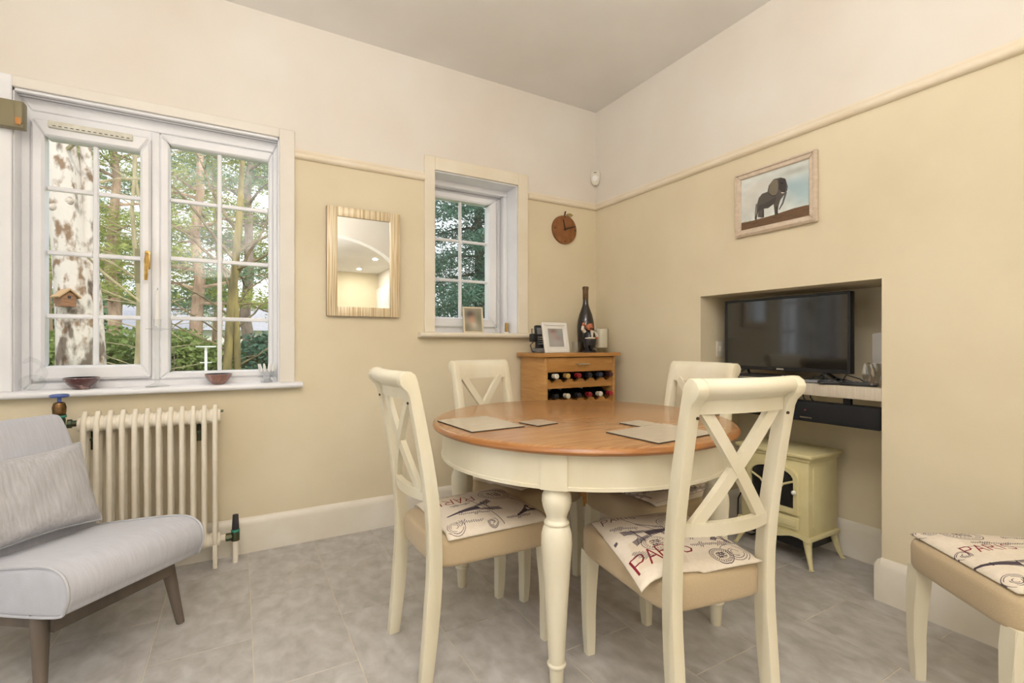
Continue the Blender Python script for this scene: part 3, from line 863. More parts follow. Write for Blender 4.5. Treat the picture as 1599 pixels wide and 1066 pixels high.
# ------------------------------------------------------------------ dining chairs
def seat_outline(n=48):
    """rounded trapezoid, wider in front"""
    pts = []
    yb, yf = -.205, .250
    for i in range(n):
        t = 2 * PI * i / n
        c, s = math.cos(t), math.sin(t)
        e = .26
        u = math.copysign(abs(c) ** e, c); v = math.copysign(abs(s) ** e, s)
        y = (yb + yf) / 2 + v * (yf - yb) / 2
        wdt = .176 + (y - yb) / (yf - yb) * .028
        pts.append((u * wdt, y))
    return pts
S_EDGE, S_DOME = .440, .020
def seat_z(x, y):
    wdt = .176 + (y + .205) / .455 * .028
    a, b = abs(x) / wdt, abs(y - .0225) / .2275
    r = max(a, b)
    if r > 1: return S_EDGE - .012
    return S_EDGE + S_DOME * (1 - r ** 3)
def seat_mb():
    mb = MB()
    o = seat_outline(); n = len(o); cy = .0225
    V = []; F = []
    levels = [(.352, .80), (.350, .955), (.356, .985), (.366, 1), (.42, 1.004), (.432, .995), (.440, .975), (.4455, .93), (.4515, .82), (.4565, .62), (.460, .35)]
    for z, s in levels:
        V += [(x * s, cy + (y - cy) * s, z) for x, y in o]
    for j in range(len(levels) - 1):
        for i in range(n):
            k = (i + 1) % n
            F.append((j * n + i, j * n + k, (j + 1) * n + k, (j + 1) * n + i))
    F.append(tuple(range(n))[::-1]); F.append(tuple((len(levels) - 1) * n + i for i in range(n)))
    return mb.add(V, F)
def post_side():
    """side outline (y,z) of a back post: sabre foot, raked back, rolled top"""
    zf = np.array([0, .22, .46, .70, .895]); yf = np.array([-.2164, -.1903, -.1846, -.2131, -.2518]); tk = np.array([.040, .048, .044, .042, .038])
    c = np.polyfit(zf, yf, 4)
    fr = lambda z: float(np.polyval(c, z)); bk = lambda z: fr(z) - float(np.interp(z, zf, tk))
    front = [(fr(z), z) for z in (0, .08, .16, .24, .32, .40, .48, .56, .64, .72, .80, .87)] + [(-.258, .92), (-.266, .955)]
    roll = [(-.274, .974), (-.288, .985), (-.304, .984), (-.318, .975), (-.325, .960), (-.322, .945), (-.312, .933), (-.300, .922), (-.292, .905)]
    back = [(bk(z), z) for z in (.87, .80, .72, .64, .56, .48, .40, .32, .24, .16, .08, 0)]
    return front + roll + back
def lean(z):      # y of the post's middle at height z
    F = [(0, -.236), (.34, -.208), (.46, -.207), (.58, -.217), (.70, -.234), (.82, -.256), (.90, -.272)]
    for (a, b), (c, d) in zip(F[:-1], F[1:]):
        if z <= c: return b + (d - b) * (z - a) / (c - a)
    return F[-1][1]
def curved_rail(z0, z1, th, sag, x=.146, n=12, roll=False):
    """rail between the posts, bowed backwards in plan"""
    mb = MB(); V = []; F = []
    for i in range(n + 1):
        u = -1 + 2 * i / n
        dy = -sag * (1 - u * u)
        if roll:
            sec = [(.012, z0), (.010, (z0 + z1) / 2), (.004, z1 - .028), (-.006, z1 - .010), (-.018, z1 - .001), (-.032, z1), (-.046, z1 - .008), (-.052, z1 - .022), (-.047, z1 - .036), (-.037, z1 - .043), (-.027, z1 - .047), (-.018, z1 - .055), (-.012, (z0 + z1) / 2 - .01), (-.010, z0)]
            sec = [(lean(z0) + a + (lean(min(z, .9)) - lean(z0)) * .8, z) for a, z in sec]
        else:
            sec = [(lean(z0) + th / 2, z0), (lean(z1) + th / 2, z1), (lean(z1) - th / 2, z1), (lean(z0) - th / 2, z0)]
        V += [(u * x, y + dy, z) for y, z in sec]
    m = len(sec)
    for i in range(n):
        for k in range(m):
            l = (k + 1) % m
            F.append((i * m + k, i * m + l, (i + 1) * m + l, (i + 1) * m + k))
    F.append(tuple(range(m))); F.append(tuple(n * m + k for k in range(m))[::-1])
    return mb.add(V, F)
def brace(sg, off):
    """one slat of the crossed back, from a top corner to the opposite bottom corner"""
    mb = MB(); n = 10; V = []; F = []
    w, t = .016, .009
    zb, zt = .588, .902
    for i in range(n + 1):
        s = i / n
        z = zb + (zt - zb) * s
        x = sg * (-.118 + .236 * s)
        y = lean(z) - .024 * (1 - (2 * s - 1) ** 2) * .55 - .012 * (1 - s) + off
        dx, dz = sg * .236, zt - zb
        L = math.hypot(dx, dz); nx, nz = -dz / L, dx / L
        for a, b in ((1, 1), (1, -1), (-1, -1), (-1, 1)):
            V.append((x + nx * w * a, y + t * b, z + nz * w * a))
    for i in range(n):
        for k in range(4):
            l = (k + 1) % 4
            F.append((i * 4 + k, i * 4 + l, (i + 1) * 4 + l, (i + 1) * 4 + k))
    F.append((0, 1, 2, 3)); F.append(tuple(n * 4 + k for k in (3, 2, 1, 0)))
    return mb.add(V, F)
def front_leg(sg):
    """tapering sabre leg"""
    prof = [(0, .222, .015), (.06, .225, .0165), (.14, .2275, .019), (.22, .226, .021), (.30, .221, .0225), (.36, .216, .0235)]
    V = []; F = []
    for z, y, h in prof:
        x = sg * .168
        V += [(x - h, y - h, z), (x + h, y - h, z), (x + h, y + h, z), (x - h, y + h, z)]
    for i in range(len(prof) - 1):
        for k in range(4):
            l = (k + 1) % 4
            F.append((i * 4 + k, i * 4 + l, (i + 1) * 4 + l, (i + 1) * 4 + k))
    F.append((3, 2, 1, 0)); F.append(tuple((len(prof) - 1) * 4 + k for k in range(4)))
    bm = bmesh.new(); vs = [bm.verts.new(v) for v in V]
    for f in F: bm.faces.new([vs[i] for i in f])
    bmesh.ops.bevel(bm, geom=[e for e in bm.edges if abs(e.verts[0].co.z - e.verts[1].co.z) > .02], offset=.003, segments=2, affect='EDGES')
    return MB().bm(bm)
def make_chair(label):
    t = thing('dining_chair', label, 'chair', group='cream dining chairs')
    seat_mb().build('seat', M_linen, t, smooth=60)
    for sg in (-1, 1):
        MB().prism(post_side(), sg * .160 - .0170, sg * .160 + .0170, 'x', bev=.0035).build('back_post', M_cream, t, smooth=40)
        front_leg(sg).build('front_leg', M_cream, t)
    curved_rail(.893, .985, .02, .018, roll=True).build('top_rail', M_cream, t, smooth=50)
    curved_rail(.566, .602, .022, .030).build('bottom_rail', M_cream, t)
    for sg in (-1, 1): brace(sg, .0).build('cross_brace', M_cream, t)
    for sg in (-1, 1):
        MB().tube([(sg * .150, lean(.90) - .014, .885), (sg * .150, lean(.90) - .0205, .885)], .004, 8).build('screw_plug', M_clockd, t)
    return t

PA, PB, PC = (image_mat('printed_cushion_cloth_' + k, cloth(k), .85, .25) for k in 'abc')
def make_pad(m, cx, cy, rot, label, w=.365, d=.375, droop=.9, curl=0.0):
    """thin quilted pad lying on a seat; chair coordinates"""
    n = 26
    V = []; F = []; UV = []
    ca, sa = math.cos(rot), math.sin(rot)
    def zz(u, v):
        x = cx + (u * w / 2) * ca - (v * d / 2) * sa
        y = cy + (u * w / 2) * sa + (v * d / 2) * ca
        wdt = .176 + (y + .205) / .455 * .028
        ox = max(0, abs(x) - wdt + .008); oy = max(0, y - .242, -.197 - y)
        z = seat_z(x, y)
        over = math.hypot(ox, oy)
        if over > 0: z = S_EDGE - .004 - droop * over * over * 9
        return x, y, z
    for side in (0, 1):
        for j in range(n + 1):
            for i in range(n + 1):
                u, v = -1 + 2 * i / n, -1 + 2 * j / n
                x, y, z = zz(u, v)
                e = (1 - abs(u) ** 6) * (1 - abs(v) ** 6)
                thick = .004 + .018 * e ** .6 + .002 * math.sin(7 * u + 2) * math.sin(6 * v) * e
                rim = (1 - e) ** 3 * .004
                lift = curl * max(0, -v - .55) ** 2 * max(0, u) * .12
                V.append((x, y, z + rim + lift + (thick + .003 if side == 0 else .0025)))
                UV.append((i / n, j / n))
    N = (n + 1) ** 2
    for j in range(n):
        for i in range(n):
            a = j * (n + 1) + i
            F.append((a, a + 1, a + n + 2, a + n + 1)); F.append((N + a, N + a + n + 1, N + a + n + 2, N + a + 1))
    edge = [i for i in range(n)] + [j * (n + 1) + n for j in range(n)] + [n * (n + 1) + n - i for i in range(n)] + [(n - j) * (n + 1) for j in range(n)]
    for k in range(len(edge)):
        a, b = edge[k], edge[(k + 1) % len(edge)]
        F.append((a, N + a, N + b, b))
    me = bpy.data.meshes.new('seat_pad')
    me.from_pydata(V, [], F); me.materials.append(m)
    ul = me.uv_layers.new(name='UVMap')
    li = np.zeros(len(me.loops), dtype=np.int32); me.loops.foreach_get('vertex_index', li)
    ul.data.foreach_set('uv', np.asarray(UV, dtype=np.float32)[li].ravel())
    bm = bmesh.new(); bm.from_mesh(me); bmesh.ops.recalc_face_normals(bm, faces=list(bm.faces)); bm.to_mesh(me); bm.free()
    me.shade_smooth()
    o = link('seat_pad', me)
    tag(o, label, 'cushion', 'printed seat pads')
    return o

def heading(fx, fy): return math.atan2(-fx, fy)
CHAIRS = [  # x, y, forward, label, pad material, pad (cx, cy, rot, kw), pad label
    (-1.5918, -1.2045, (.9994, .0336), 'cream cross-back chair at the left of the table, seen from behind', PA, (.012, .030, R(-3), {}), 'printed seat pad with a tower on the left chair'),
    (-1.1812, -.8535, (.2097, -.9778), 'cream cross-back chair behind the table, facing the camera', PB, (.0, .01, R(4), {}), 'printed seat pad on the chair behind the table, near the wine cabinet'),
    (-1.1487, -1.7564, (.1685, .9857), 'nearest cream cross-back chair, its back to the camera', PB, (-.02, -.012, R(-9), dict(droop=1.1, curl=1.0)), 'printed seat pad askew on the nearest chair, red lettering at its corner'),
    (-.7521, -1.3175, (-.9998, .0175), 'cream cross-back chair in front of the television niche', PA, (.0, .02, R(3), {}), 'printed seat pad on the chair before the television niche'),
    (-.3602, -2.3968, (-.8079, .5893), 'cream dining chair at the right edge against the skirting', PC, (.0, .028, 0, dict(w=.372, d=.41)), 'printed seat pad on the chair at the right edge'),
]
proto = None
for i, (x, y, f, lab, pm, pad, plab) in enumerate(CHAIRS):
    if proto is None:
        c = proto = make_chair(lab)
    else:
        c = copy_tree(proto); c['label'] = lab
    a = heading(*f)
    c.location = (x, y, 0); c.rotation_euler = (0, 0, a)
    p = make_pad(pm, pad[0], pad[1], pad[2], plab, **pad[3])
    p.location = (x, y, 0); p.rotation_euler = (0, 0, a)

# placemats and coasters on the table
def slab(name, label, cat, pts, th, group):
    t = thing(name, label, cat, (0, 0, TH), 0, group)
    cx = sum(p[0] for p in pts) / 4; cy = sum(p[1] for p in pts) / 4
    t.location = (cx, cy, TH)
    P = [(p[0] - cx, p[1] - cy) for p in pts]
    MB().prism(P, .0004, th * .75, 'z').build('base_board', M_matedge, t, smooth=0)
    MB().prism([(p[0] * .996, p[1] * .996) for p in P], th * .75, th, 'z').build('printed_face', M_mat, t, smooth=0)
def rect(cx, cy, w, d, a):
    ca, sa = math.cos(a), math.sin(a)
    return [(cx + u * w / 2 * ca - v * d / 2 * sa, cy + u * w / 2 * sa + v * d / 2 * ca) for u, v in ((-1, -1), (1, -1), (1, 1), (-1, 1))]
slab('placemat', 'taupe placemat at the left side of the table', 'placemat', rect(-1.552, -1.205, .215, .285, R(3)), .005, 'taupe placemats')
slab('placemat', 'taupe placemat in front of the nearest chair', 'placemat', rect(-1.105, -1.675, .295, .22, R(4)), .005, 'taupe placemats')
slab('coaster', 'small taupe coaster beside the left placemat', 'coaster', rect(-1.352, -1.300, .105, .105, R(10)), .005, 'taupe coasters')
slab('coaster', 'small taupe coaster behind the placemat of the nearest chair', 'coaster', rect(-1.035, -1.505, .105, .105, R(5)), .005, 'taupe coasters')

# ------------------------------------------------------------------ lounge chair at the left
fx, fy = .707, -.707
AX, AY = -2.630, -.800
arm = thing('lounge_chair', 'low pale grey upholstered armless chair with dark tapered legs', 'armchair', (AX, AY, 0), heading(fx, fy))
# local: +y forward, x along the front edge (x>0 is the far end next to the radiator is negative)
WS = .225
seat_p = [(-.02, .270), (.022, .300), (.036, .335), (.030, .375), (.002, .402), (-.06, .412), (-.20, .392), (-.50, .335), (-.63, .305), (-.61, .215), (-.30, .238)]
def soft_prism(pts, x0, x1, bev, name, m, parent, seg=3):
    # subdivided outline for a soft profile
    P = []
    n = len(pts)
    for i in range(n):
        p0, p1, p2, p3 = (Vector(pts[(i + k - 1) % n]) for k in range(4))
        for s in (0, .25, .5, .75):
            P.append(tuple(.5 * ((2 * p1) + (p2 - p0) * s + (2 * p0 - 5 * p1 + 4 * p2 - p3) * s * s + (3 * p1 - p0 - 3 * p2 + p3) * s ** 3)))
    mb = MB()
    V = []; F = []; N = len(P)
    cy = sum(p[0] for p in P) / N; cz = sum(p[1] for p in P) / N
    lev = []
    for k in range(5):
        a = k / 4 * PI / 2
        lev.append((x0 + bev * (1 - math.sin(a)), 1 - (1 - math.cos(a)) * 0 - bev * (1 - math.sin(PI / 2 - a)) * 0))
    xs = [(x0, bev), (x0 + bev * .12, bev * .5), (x0 + bev * .4, bev * .16), (x0 + bev, 0), (x1 - bev, 0), (x1 - bev * .4, bev * .16), (x1 - bev * .12, bev * .5), (x1, bev)]
    for x, ins in xs:
        for i in range(N):
            a, b, c_ = Vector(P[i - 1]), Vector(P[i]), Vector(P[(i + 1) % N])
            tan = (c_ - a).normalized(); nrm = Vector((-tan.y, tan.x))
            if (Vector((cy, cz)) - b).dot(nrm) < 0: nrm = -nrm
            q = b + nrm * ins
            V.append((x, q.x, q.y))
    for j in range(len(xs) - 1):
        for i in range(N):
            k = (i + 1) % N
            F.append((j * N + i, j * N + k, (j + 1) * N + k, (j + 1) * N + i))
    F.append(tuple(range(N))); F.append(tuple((len(xs) - 1) * N + i for i in range(N))[::-1])
    o = mb.add(V, F).build(name, m, parent, smooth=50)
    return o, P
st, SP = soft_prism(seat_p, -WS, WS, .016, 'seat', M_sofa, arm)
for x in (-WS + .004, WS - .004):
    MB().tube([(x, p[0], p[1]) for p in SP], .0045, 6, closed=True).build('piping', M_pipng, st)
back_p = [(-.50, .32), (-.545, .50), (-.600, .67), (-.640, .755), (-.668, .781), (-.698, .776), (-.708, .740), (-.680, .63), (-.630, .46), (-.590, .30)]
bk, BP = soft_prism(back_p, -WS, WS, .022, 'backrest', M_sofa, arm)
for v in bk.data.vertices: v.co.x *= 1 - .15 * max(0, (v.co.z - .34) / .44)
# legs and rails
def tapered(p0, p1, r0, r1, name='leg'):
    return MB().tube([p0, tuple(a + (b - a) * .5 for a, b in zip(p0, p1)), p1], [r0, (r0 + r1) / 2, r1], 14).build(name, M_dkwood, arm)
for sx in (-1, 1):
    tapered((sx * .195, -.125, .285), (sx * .222, -.075, 0), .026, .0135)
    tapered((sx * .195, -.46, .245), (sx * .222, -.60, 0), .026, .0135)
MB().box(-.19, .19, -.105, -.075, .198, .258, bev=.004).build('front_rail', M_dkwood, arm)
MB().box(-.19, .19, -.48, -.45, .19, .24, bev=.004).build('rear_rail', M_dkwood, arm)
for sx in (-1, 1):
    MB().prism([(-.13, .215), (-.13, .262), (-.46, .225), (-.46, .18)], sx * .195 - .012, sx * .195 + .012, 'x').build('side_rail', M_dkwood, arm)

def pillow_mesh(w, h, t, n=22, pinch=.10):
    V = []; F = []
    for s in (1, -1):
        for j in range(n + 1):
            for i in range(n + 1):
                u, v = -1 + 2 * i / n, -1 + 2 * j / n
                x = u * w / 2 * (1 - pinch * (1 - abs(v) ** 2) * abs(u) ** 3 * .5)
                z = v * h / 2 * (1 - pinch * (1 - abs(u) ** 2) * abs(v) ** 3)
                e = max(0, (1 - u ** 4) * (1 - v ** 4)) ** .55
                wr = .006 * math.sin(9 * u + 4 * v) * math.cos(3 * v - 2 * u) * e
                V.append((x, s * (t / 2 * e + .003) + wr, z))
    N = (n + 1) ** 2
    for j in range(n):
        for i in range(n):
            a = j * (n + 1) + i
            F.append((a, a + 1, a + n + 2, a + n + 1)); F.append((N + a, N + a + n + 1, N + a + n + 2, N + a + 1))
    edge = [i for i in range(n)] + [j * (n + 1) + n for j in range(n)] + [n * (n + 1) + n - i for i in range(n)] + [(n - j) * (n + 1) for j in range(n)]
    for k in range(len(edge)):
        a, b = edge[k], edge[(k + 1) % len(edge)]
        F.append((a, N + a, N + b, b))
    return V, F, [V[i] for i in edge]
V, F, E_ = pillow_mesh(.40, .32, .11)
pl = thing('scatter_cushion', 'pale grey linen cushion leaning on the low chair', 'cushion')
o = MB().add(V, F).build('cover', M_pill, pl, smooth=60)
MB().tube([(p[0] * 1.004, 0, p[2] * 1.004) for p in E_], .0042, 6, closed=True).build('piping', M_pipng, pl)
fv = Vector((fx, fy, 0)); rv = Vector((fy, -fx, 0))
pp = Vector((AX, AY, 0)) + fv * (-.505) + rv * (.005)
pl.location = (pp.x, pp.y, .520)
pl.rotation_euler = (R(21), 0, heading(fx, fy))

# ------------------------------------------------------------------ radiator
rad = thing('radiator', 'cream cast-iron column radiator under the wide window', 'radiator', (-2.93, -.105, 0))
def rad_section():
    mb = MB()
    loop = []
    zt, zb, hw = .752, .105, .034
    for i in range(16):
        a = PI * i / 15
        loop.append((0, hw * math.cos(a), zt - .035 + .040 * math.sin(a) ** .8))
    for i in range(16):
        a = PI + PI * i / 15
        loop.append((0, hw * math.cos(a), zb + .035 - .035 * abs(math.sin(a)) ** .8))
    mb.tube(loop, .0108, 10, closed=True)
    for z in (.722, .128):
        mb.lathe([(0, -.0220), (.031, -.0220), (.034, -.016), (.036, -.006), (.036, .006), (.034, .016), (.031, .0220), (0, .0220)], seg=20, M=Matrix.Translation((0, 0, z)) @ Matrix.Rotation(PI / 2, 4, 'Y'))
    # pointed crest on the top
    mb.prism([(-.030, .744), (-.016, .766), (0, .778), (.016, .766), (.030, .744)], -.0085, .0085, 'x', bev=.003)
    return mb
sec_me = None
NS = 12
PITCH = (2.930 - 2.408) / NS
for i in range(NS):
    if sec_me is None:
        s_ = rad_section().build('section', M_rad, rad, smooth=60); sec_me = s_.data
    else:
        s_ = link('section', sec_me, rad)
    s_.location = (PITCH * (i + .5), 0, 0)
for i in (1, NS - 2):
    x = PITCH * (i + .0)
    MB().box(x - .014, x + .014, .050, .104, .60, .70, bev=.003).build('wall_bracket', M_bronze, rad)
    MB().tube([(x, -.01, .655), (x, .06, .655)], .006).build('bracket_bolt', M_bronze, rad)
for i in (0, NS - 1):
    x = PITCH * (i + .5)
    MB().box(x - .010, x + .010, -.040, -.018, 0, .115, bev=.004).box(x - .010, x + .010, .018, .040, 0, .115, bev=.004).build('foot', M_rad, rad)
MB().tube([(PITCH * NS, 0, .128), (PITCH * NS + .02, 0, .128)], .016, 12).build('boss', M_rad, rad)
MB().tube([(PITCH * NS, 0, .745), (PITCH * NS + .012, 0, .745)], .006, 8).build('bleed_valve', M_bronze, rad)
# wheel valve, top left
vv = MB()
vx = -.062
vv.tube([(0, 0, .728), (-.030, 0, .728)], .013, 12).tube([(-.022, 0, .728), (-.036, 0, .728)], .019, 8)
vv.lathe([(0, -.03), (.016, -.03), (.020, -.018), (.021, .012), (.018, .022), (.023, .024), (.023, .034), (.016, .038)], (vx, 0, .735), 16)
vo = vv.build('wheel_valve', M_bronze, rad, label='tarnished brass valve with a blue hand wheel')
MB().lathe([(.016, .036), (.022, .038), (.024, .066), (.019, .084), (.013, .088), (0, .088)], (vx, 0, .735), 16).build('valve_bonnet', mat('copper_bonnet', (132, 98, 58), .35, (80, 66, 44), nscale=50, metal=.7), vo)
MB().lathe([(.007, .088), (.007, .108)], (vx, 0, .735), 10).lathe([(.007, .106), (.030, .108), (.033, .113), (.031, .119), (.022, .1215), (0, .1225)], (vx, 0, .735), 24).build('hand_wheel', M_blue, vo)
MB().lathe([(.0235, .022), (.025, .026), (.0235, .031)], (vx, 0, .735), 16).build('sealing_ring', M_verd, vo)
# lockshield valve, bottom right, with its pipe
lx = -2.345 + 2.93
lv = MB()
lv.tube([(PITCH * NS + .015, 0, .128), (lx, 0, .128)], .011, 12).tube([(PITCH * NS + .022, 0, .128), (PITCH * NS + .046, 0, .128)], .020, 8)
lv.lathe([(0, -.028), (.018, -.028), (.018, .015), (.014, .022), (.014, .03)], (lx, 0, .135), 14)
lo = lv.build('lockshield_valve', M_bronze, rad, label='dark brass lockshield valve')
MB().lathe([(.0145, .026), (.016, .03), (.0125, .098), (0, .100)], (lx, 0, .135), 12).build('valve_cap', M_dark, lo)
MB().lathe([(.0185, .016), (.0195, .021), (.0185, .026)], (lx, 0, .135), 14).build('sealing_ring', M_verd, lo)
MB().lathe([(.0125, 0), (.0125, .110)], (lx, 0, 0), 14).build('supply_pipe', M_pipe, rad)

# ------------------------------------------------------------------ wine cabinet in the corner
cab = thing('wine_cabinet', 'pine wine rack cabinet with a drawer in the corner', 'cabinet', (-.672, -.322, 0))
CW, CD, CH = .574, .298, .985
MB().box(-.030, CW + .030, -.022, CD + .002, CH, 1.010, bev=.004).build('cabinet_top', M_cabh, cab)
MB().box(0, .022, 0, CD, 0, CH, bev=.002).build('side_panel', M_cabw, cab)
MB().box(CW - .022, CW, 0, CD, 0, CH, bev=.002).build('side_panel', M_cabw, cab)
MB().box(.022, CW - .022, CD - .010, CD, .06, CH).build('back_panel', M_inside, cab, smooth=0)
MB().box(.022, CW - .022, .005, CD - .01, .06, .08).build('bottom_panel', M_cabh, cab, smooth=0)
MB().box(.022, CW - .022, .010, .026, 0, .06, bev=.002).build('plinth', M_cabh, cab)
d = MB().box(.024, CW - .024, .000, .018, .888, .981, bev=.003).box(.03, CW - .03, .018, CD - .02, .892, .975).build('drawer', M_cabh, cab)
MB().tube([(CW / 2 - .045, 0, .937), (CW / 2 - .045, -.020, .937), (CW / 2 + .045, -.020, .937), (CW / 2 + .045, 0, .937)], .005, 8).build('bar_handle', M_chrome, d)
for hx in (.06, .20):
    MB().lathe([(0, 0), (.005, 0), (.005, .0015), (0, .002)], seg=10, M=Matrix.Translation((-.0005, hx, .690)) @ Matrix.Rotation(-PI / 2, 4, 'Y')).build('screw_plug', M_clockd, cab)
NB = 6
LEVELS = [.812, .685, .558, .431, .304]
def scallop(zc):
    pts = [(.022, zc - .028)]
    n = 60
    pts.append((CW - .022, zc - .028))
    for i in range(n + 1):
        x = CW - .022 - (CW - .044) * i / n
        ph = ((x - .022) / (CW - .044) * NB) % 1
        d_ = max(0, .021 ** 2 - ((ph - .5) * (CW - .044) / NB) ** 2) ** .5
        pts.append((x, zc + .030 - d_))
    return pts
BOTS = [(.035, (228, 222, 206)), (.035, (196, 160, 90)), (.036, (140, 30, 40)), (.035, (38, 36, 44)), (.036, (58, 62, 80)), (.035, (70, 36, 42))]
def make_bottle(cap, body, has_label=False):
    t = thing('wine_bottle', '', 'bottle', group='bottles in the wine cabinet')
    M = Matrix.Rotation(PI / 2, 4, 'X')         # axis towards -y (neck at the front)
    MB().lathe([(0, 0), (.036, 0), (.038, .006), (.038, .165), (.034, .192), (.018, .222), (.0145, .238), (.0145, .252)], seg=20, M=M).build('glass_body', body, t)
    MB().lathe([(.0150, .258), (.0158, .260), (.0158, .286), (.0165, .288), (.0165, .298), (.013, .300), (0, .300)], seg=18, M=M).build('capsule', cap, t)
    if has_label:
        MB().lathe([(.0385, .05), (.0385, .13)], seg=20, M=M).build('paper_label', M_matt, t)
    return t
capm = {}
def cap_mat(c):
    if c not in capm: capm[c] = mat('bottle_capsule', c, .3)
    return capm[c]
ORD = ['first', 'second', 'third', 'fourth', 'fifth', 'sixth']
CN = {(228, 222, 206): 'white', (196, 160, 90): 'gold', (140, 30, 40): 'red', (38, 36, 44): 'black', (58, 62, 80): 'slate', (70, 36, 42): 'maroon', (30, 30, 32): 'black', (160, 34, 44): 'red', (210, 200, 180): 'cream'}
rows = [(0, BOTS, 'upper'), (1, [(.036, (30, 30, 32)), (.036, (210, 200, 180)), (.036, (38, 36, 44)), (.036, (140, 30, 40)), (.042, (228, 222, 206)), (.036, (160, 34, 44))], 'second')]
for li, row, nm in rows:
    for i, (r_, cc) in enumerate(row):
        b = make_bottle(cap_mat(cc), M_dkbot, li == 1 and i in (1, 2, 4))
        b['label'] = 'dark wine bottle with %s capsule, %s from the left in the %s rack row' % (CN[cc], ORD[i], nm)
        zc = LEVELS[li] + .030 + .018
        b.location = (-.672 + .022 + (CW - .044) * (i + .5) / NB, -.322 + .262, zc)
        b.rotation_euler = (R(-1.0), 0, 0)
for zc in LEVELS:
    MB().prism(scallop(zc), .012, .030, 'y').build('rack_rail', M_cabh, cab, smooth=30)
    MB().prism(scallop(zc - .0), .205, .220, 'y').build('rack_rail', M_cabh, cab, smooth=30)

# ------------------------------------------------------------------ things on the wine cabinet
ZT = 1.010
def photo_frame(label, x, y, z, w, h, bw, m, img, tilt, rz, mount=0.0, mm=None):
    t = thing('photo_frame', label, 'photo frame', (x, y, z), rz)
    M = Matrix.Rotation(-tilt, 4, 'X')
    mb = MB(); ring(mb, -w / 2, w / 2, 0, h, -w / 2 + bw, w / 2 - bw, bw, h - bw, -.008, .008, .002)
    mb.v = [tuple(M @ Vector(p)) for p in mb.v]
    mb.build('frame', m, t)
    mb = MB().box(-w / 2 + bw, w / 2 - bw, -.001, .005, bw, h - bw, M=M)
    mb.build('mount' if mount else 'backing', mm or m, t, smooth=0)
    a, b, c_, d_ = -w / 2 + bw + mount, w / 2 - bw - mount, bw + mount, h - bw - mount
    mb = MB().add([tuple(M @ Vector(p)) for p in ((a, -.0025, c_), (b, -.0025, c_), (b, -.0025, d_), (a, -.0025, d_))], [(0, 1, 2, 3)])
    mb.uv = [(0, 0), (1, 0), (1, 1), (0, 1)]
    mb.build('photograph', img, t, smooth=0)
    # strut
    MB().tube([tuple(M @ Vector((0, .008, h * .7))), (0, h * .42, .004)], .006, 6).build('strut', M_grey, t)
    return t
photo_frame('white photo frame with a wide mount on the wine cabinet', -.522, -.245, ZT, .206, .200, .020, M_white, image_mat('photo_print_a', soft_photo(2, (168, 170, 168)), .35), R(10), R(6), mount=.020, mm=M_white)
# cordless phone
ph = thing('cordless_phone', 'black and silver cordless phone half hidden by the white frame', 'phone', (-.602, -.165, ZT))
MB().box(-.045, .045, -.05, .05, 0, .030, bev=.010).build('charging_base', M_grey, ph)
hs = MB().box(-.024, .024, -.014, .014, .014, .185, bev=.008, M=Matrix.Rotation(R(-12), 4, 'X')).build('handset', M_black, ph)
mb = MB()
for r in range(4):
    for c in range(3):
        mb.box(-.017 + c * .0125, -.008 + c * .0125, -.0165, -.013, .052 + r * .015, .061 + r * .015, bev=.001, seg=1, M=Matrix.Rotation(R(-12), 4, 'X'))
mb.build('keypad', M_chrome, hs)
MB().box(-.017, .017, -.0152, -.0135, .122, .165, M=Matrix.Rotation(R(-12), 4, 'X')).build('display', M_grey, hs, smooth=0)
ad = thing('plug_adaptor', 'black plug adaptor and cable at the left end of the cabinet top', 'adaptor', (-.665, -.175, ZT))
MB().box(-.022, .022, -.02, .02, .070, .125, bev=.008).build('adaptor_body', M_black, ad)
MB().tube([(0, 0, .07), (-.024, -.004, .05), (-.016, -.010, .012), (.0, -.022, .004)], .0035, 6).tube([(-.01, 0, .12), (-.012, 0, .155), (.014, 0, .158), (.02, 0, .10), (.024, .01, .004)], .003, 6).build('cable', M_black, ad)
# large bottle in its waiter figurine
bt = thing('display_bottle', 'tall black wine bottle standing behind the waiter figurine', 'bottle', (-.212, -.145, ZT))
MB().lathe([(0, 0), (.046, 0), (.050, .006), (.0555, .06), (.059, .14), (.060, .18), (.056, .22), (.045, .265), (.032, .300), (.023, .325), (.0195, .345), (.0185, .375)], seg=36).build('glass_body', M_blkbot, bt)
MB().lathe([(.0190, .370), (.0200, .372), (.0200, .440), (.0225, .442), (.0225, .456), (.0195, .459), (0, .459)], seg=24).build('capsule', mat('brown_capsule', (120, 92, 60), .4, (96, 70, 44), nscale=40, metal=.3), bt)
fg = thing('waiter_figurine', 'small painted waiter figurine with raised arm and apron', 'figurine', (-.250, -.232, ZT), R(-12))
M_skin = mat('figurine_skin', (186, 108, 72), .45)
M_coat = mat('figurine_black_coat', (34, 32, 36), .4)
M_shirt = mat('figurine_white', (222, 212, 196), .45)
MB().lathe([(0, 0), (.050, 0), (.050, .010), (0, .010)], seg=20).build('base', M_coat, fg)
mb = MB()
for sx in (-1, 1):
    mb.sphere((sx * .018, -.012, .016), .018, 12, 8, (.8, 1.3, .6))
    mb.lathe([(.0135, .018), (.017, .05), (.021, .085)], (sx * .016, 0, 0), 12)
mb.build('trousers', M_coat, fg)
MB().lathe([(.030, .078), (.040, .088), (.043, .108), (.038, .130), (.026, .146), (.012, .152), (0, .154)], seg=20).build('jacket', M_coat, fg)
MB().lathe([(.0445, .050), (.0455, .086), (.0465, .093), (.042, .096)], seg=12, a0=R(-155), a1=R(-25)).build('apron', M_coat, fg)
MB().tube([(-.036, -.016, .094), (-.02, -.040, .097), (0, -.047, .098), (.02, -.040, .097), (.036, -.016, .094)], .0065, 8).build('waist_cloth', M_shirt, fg)
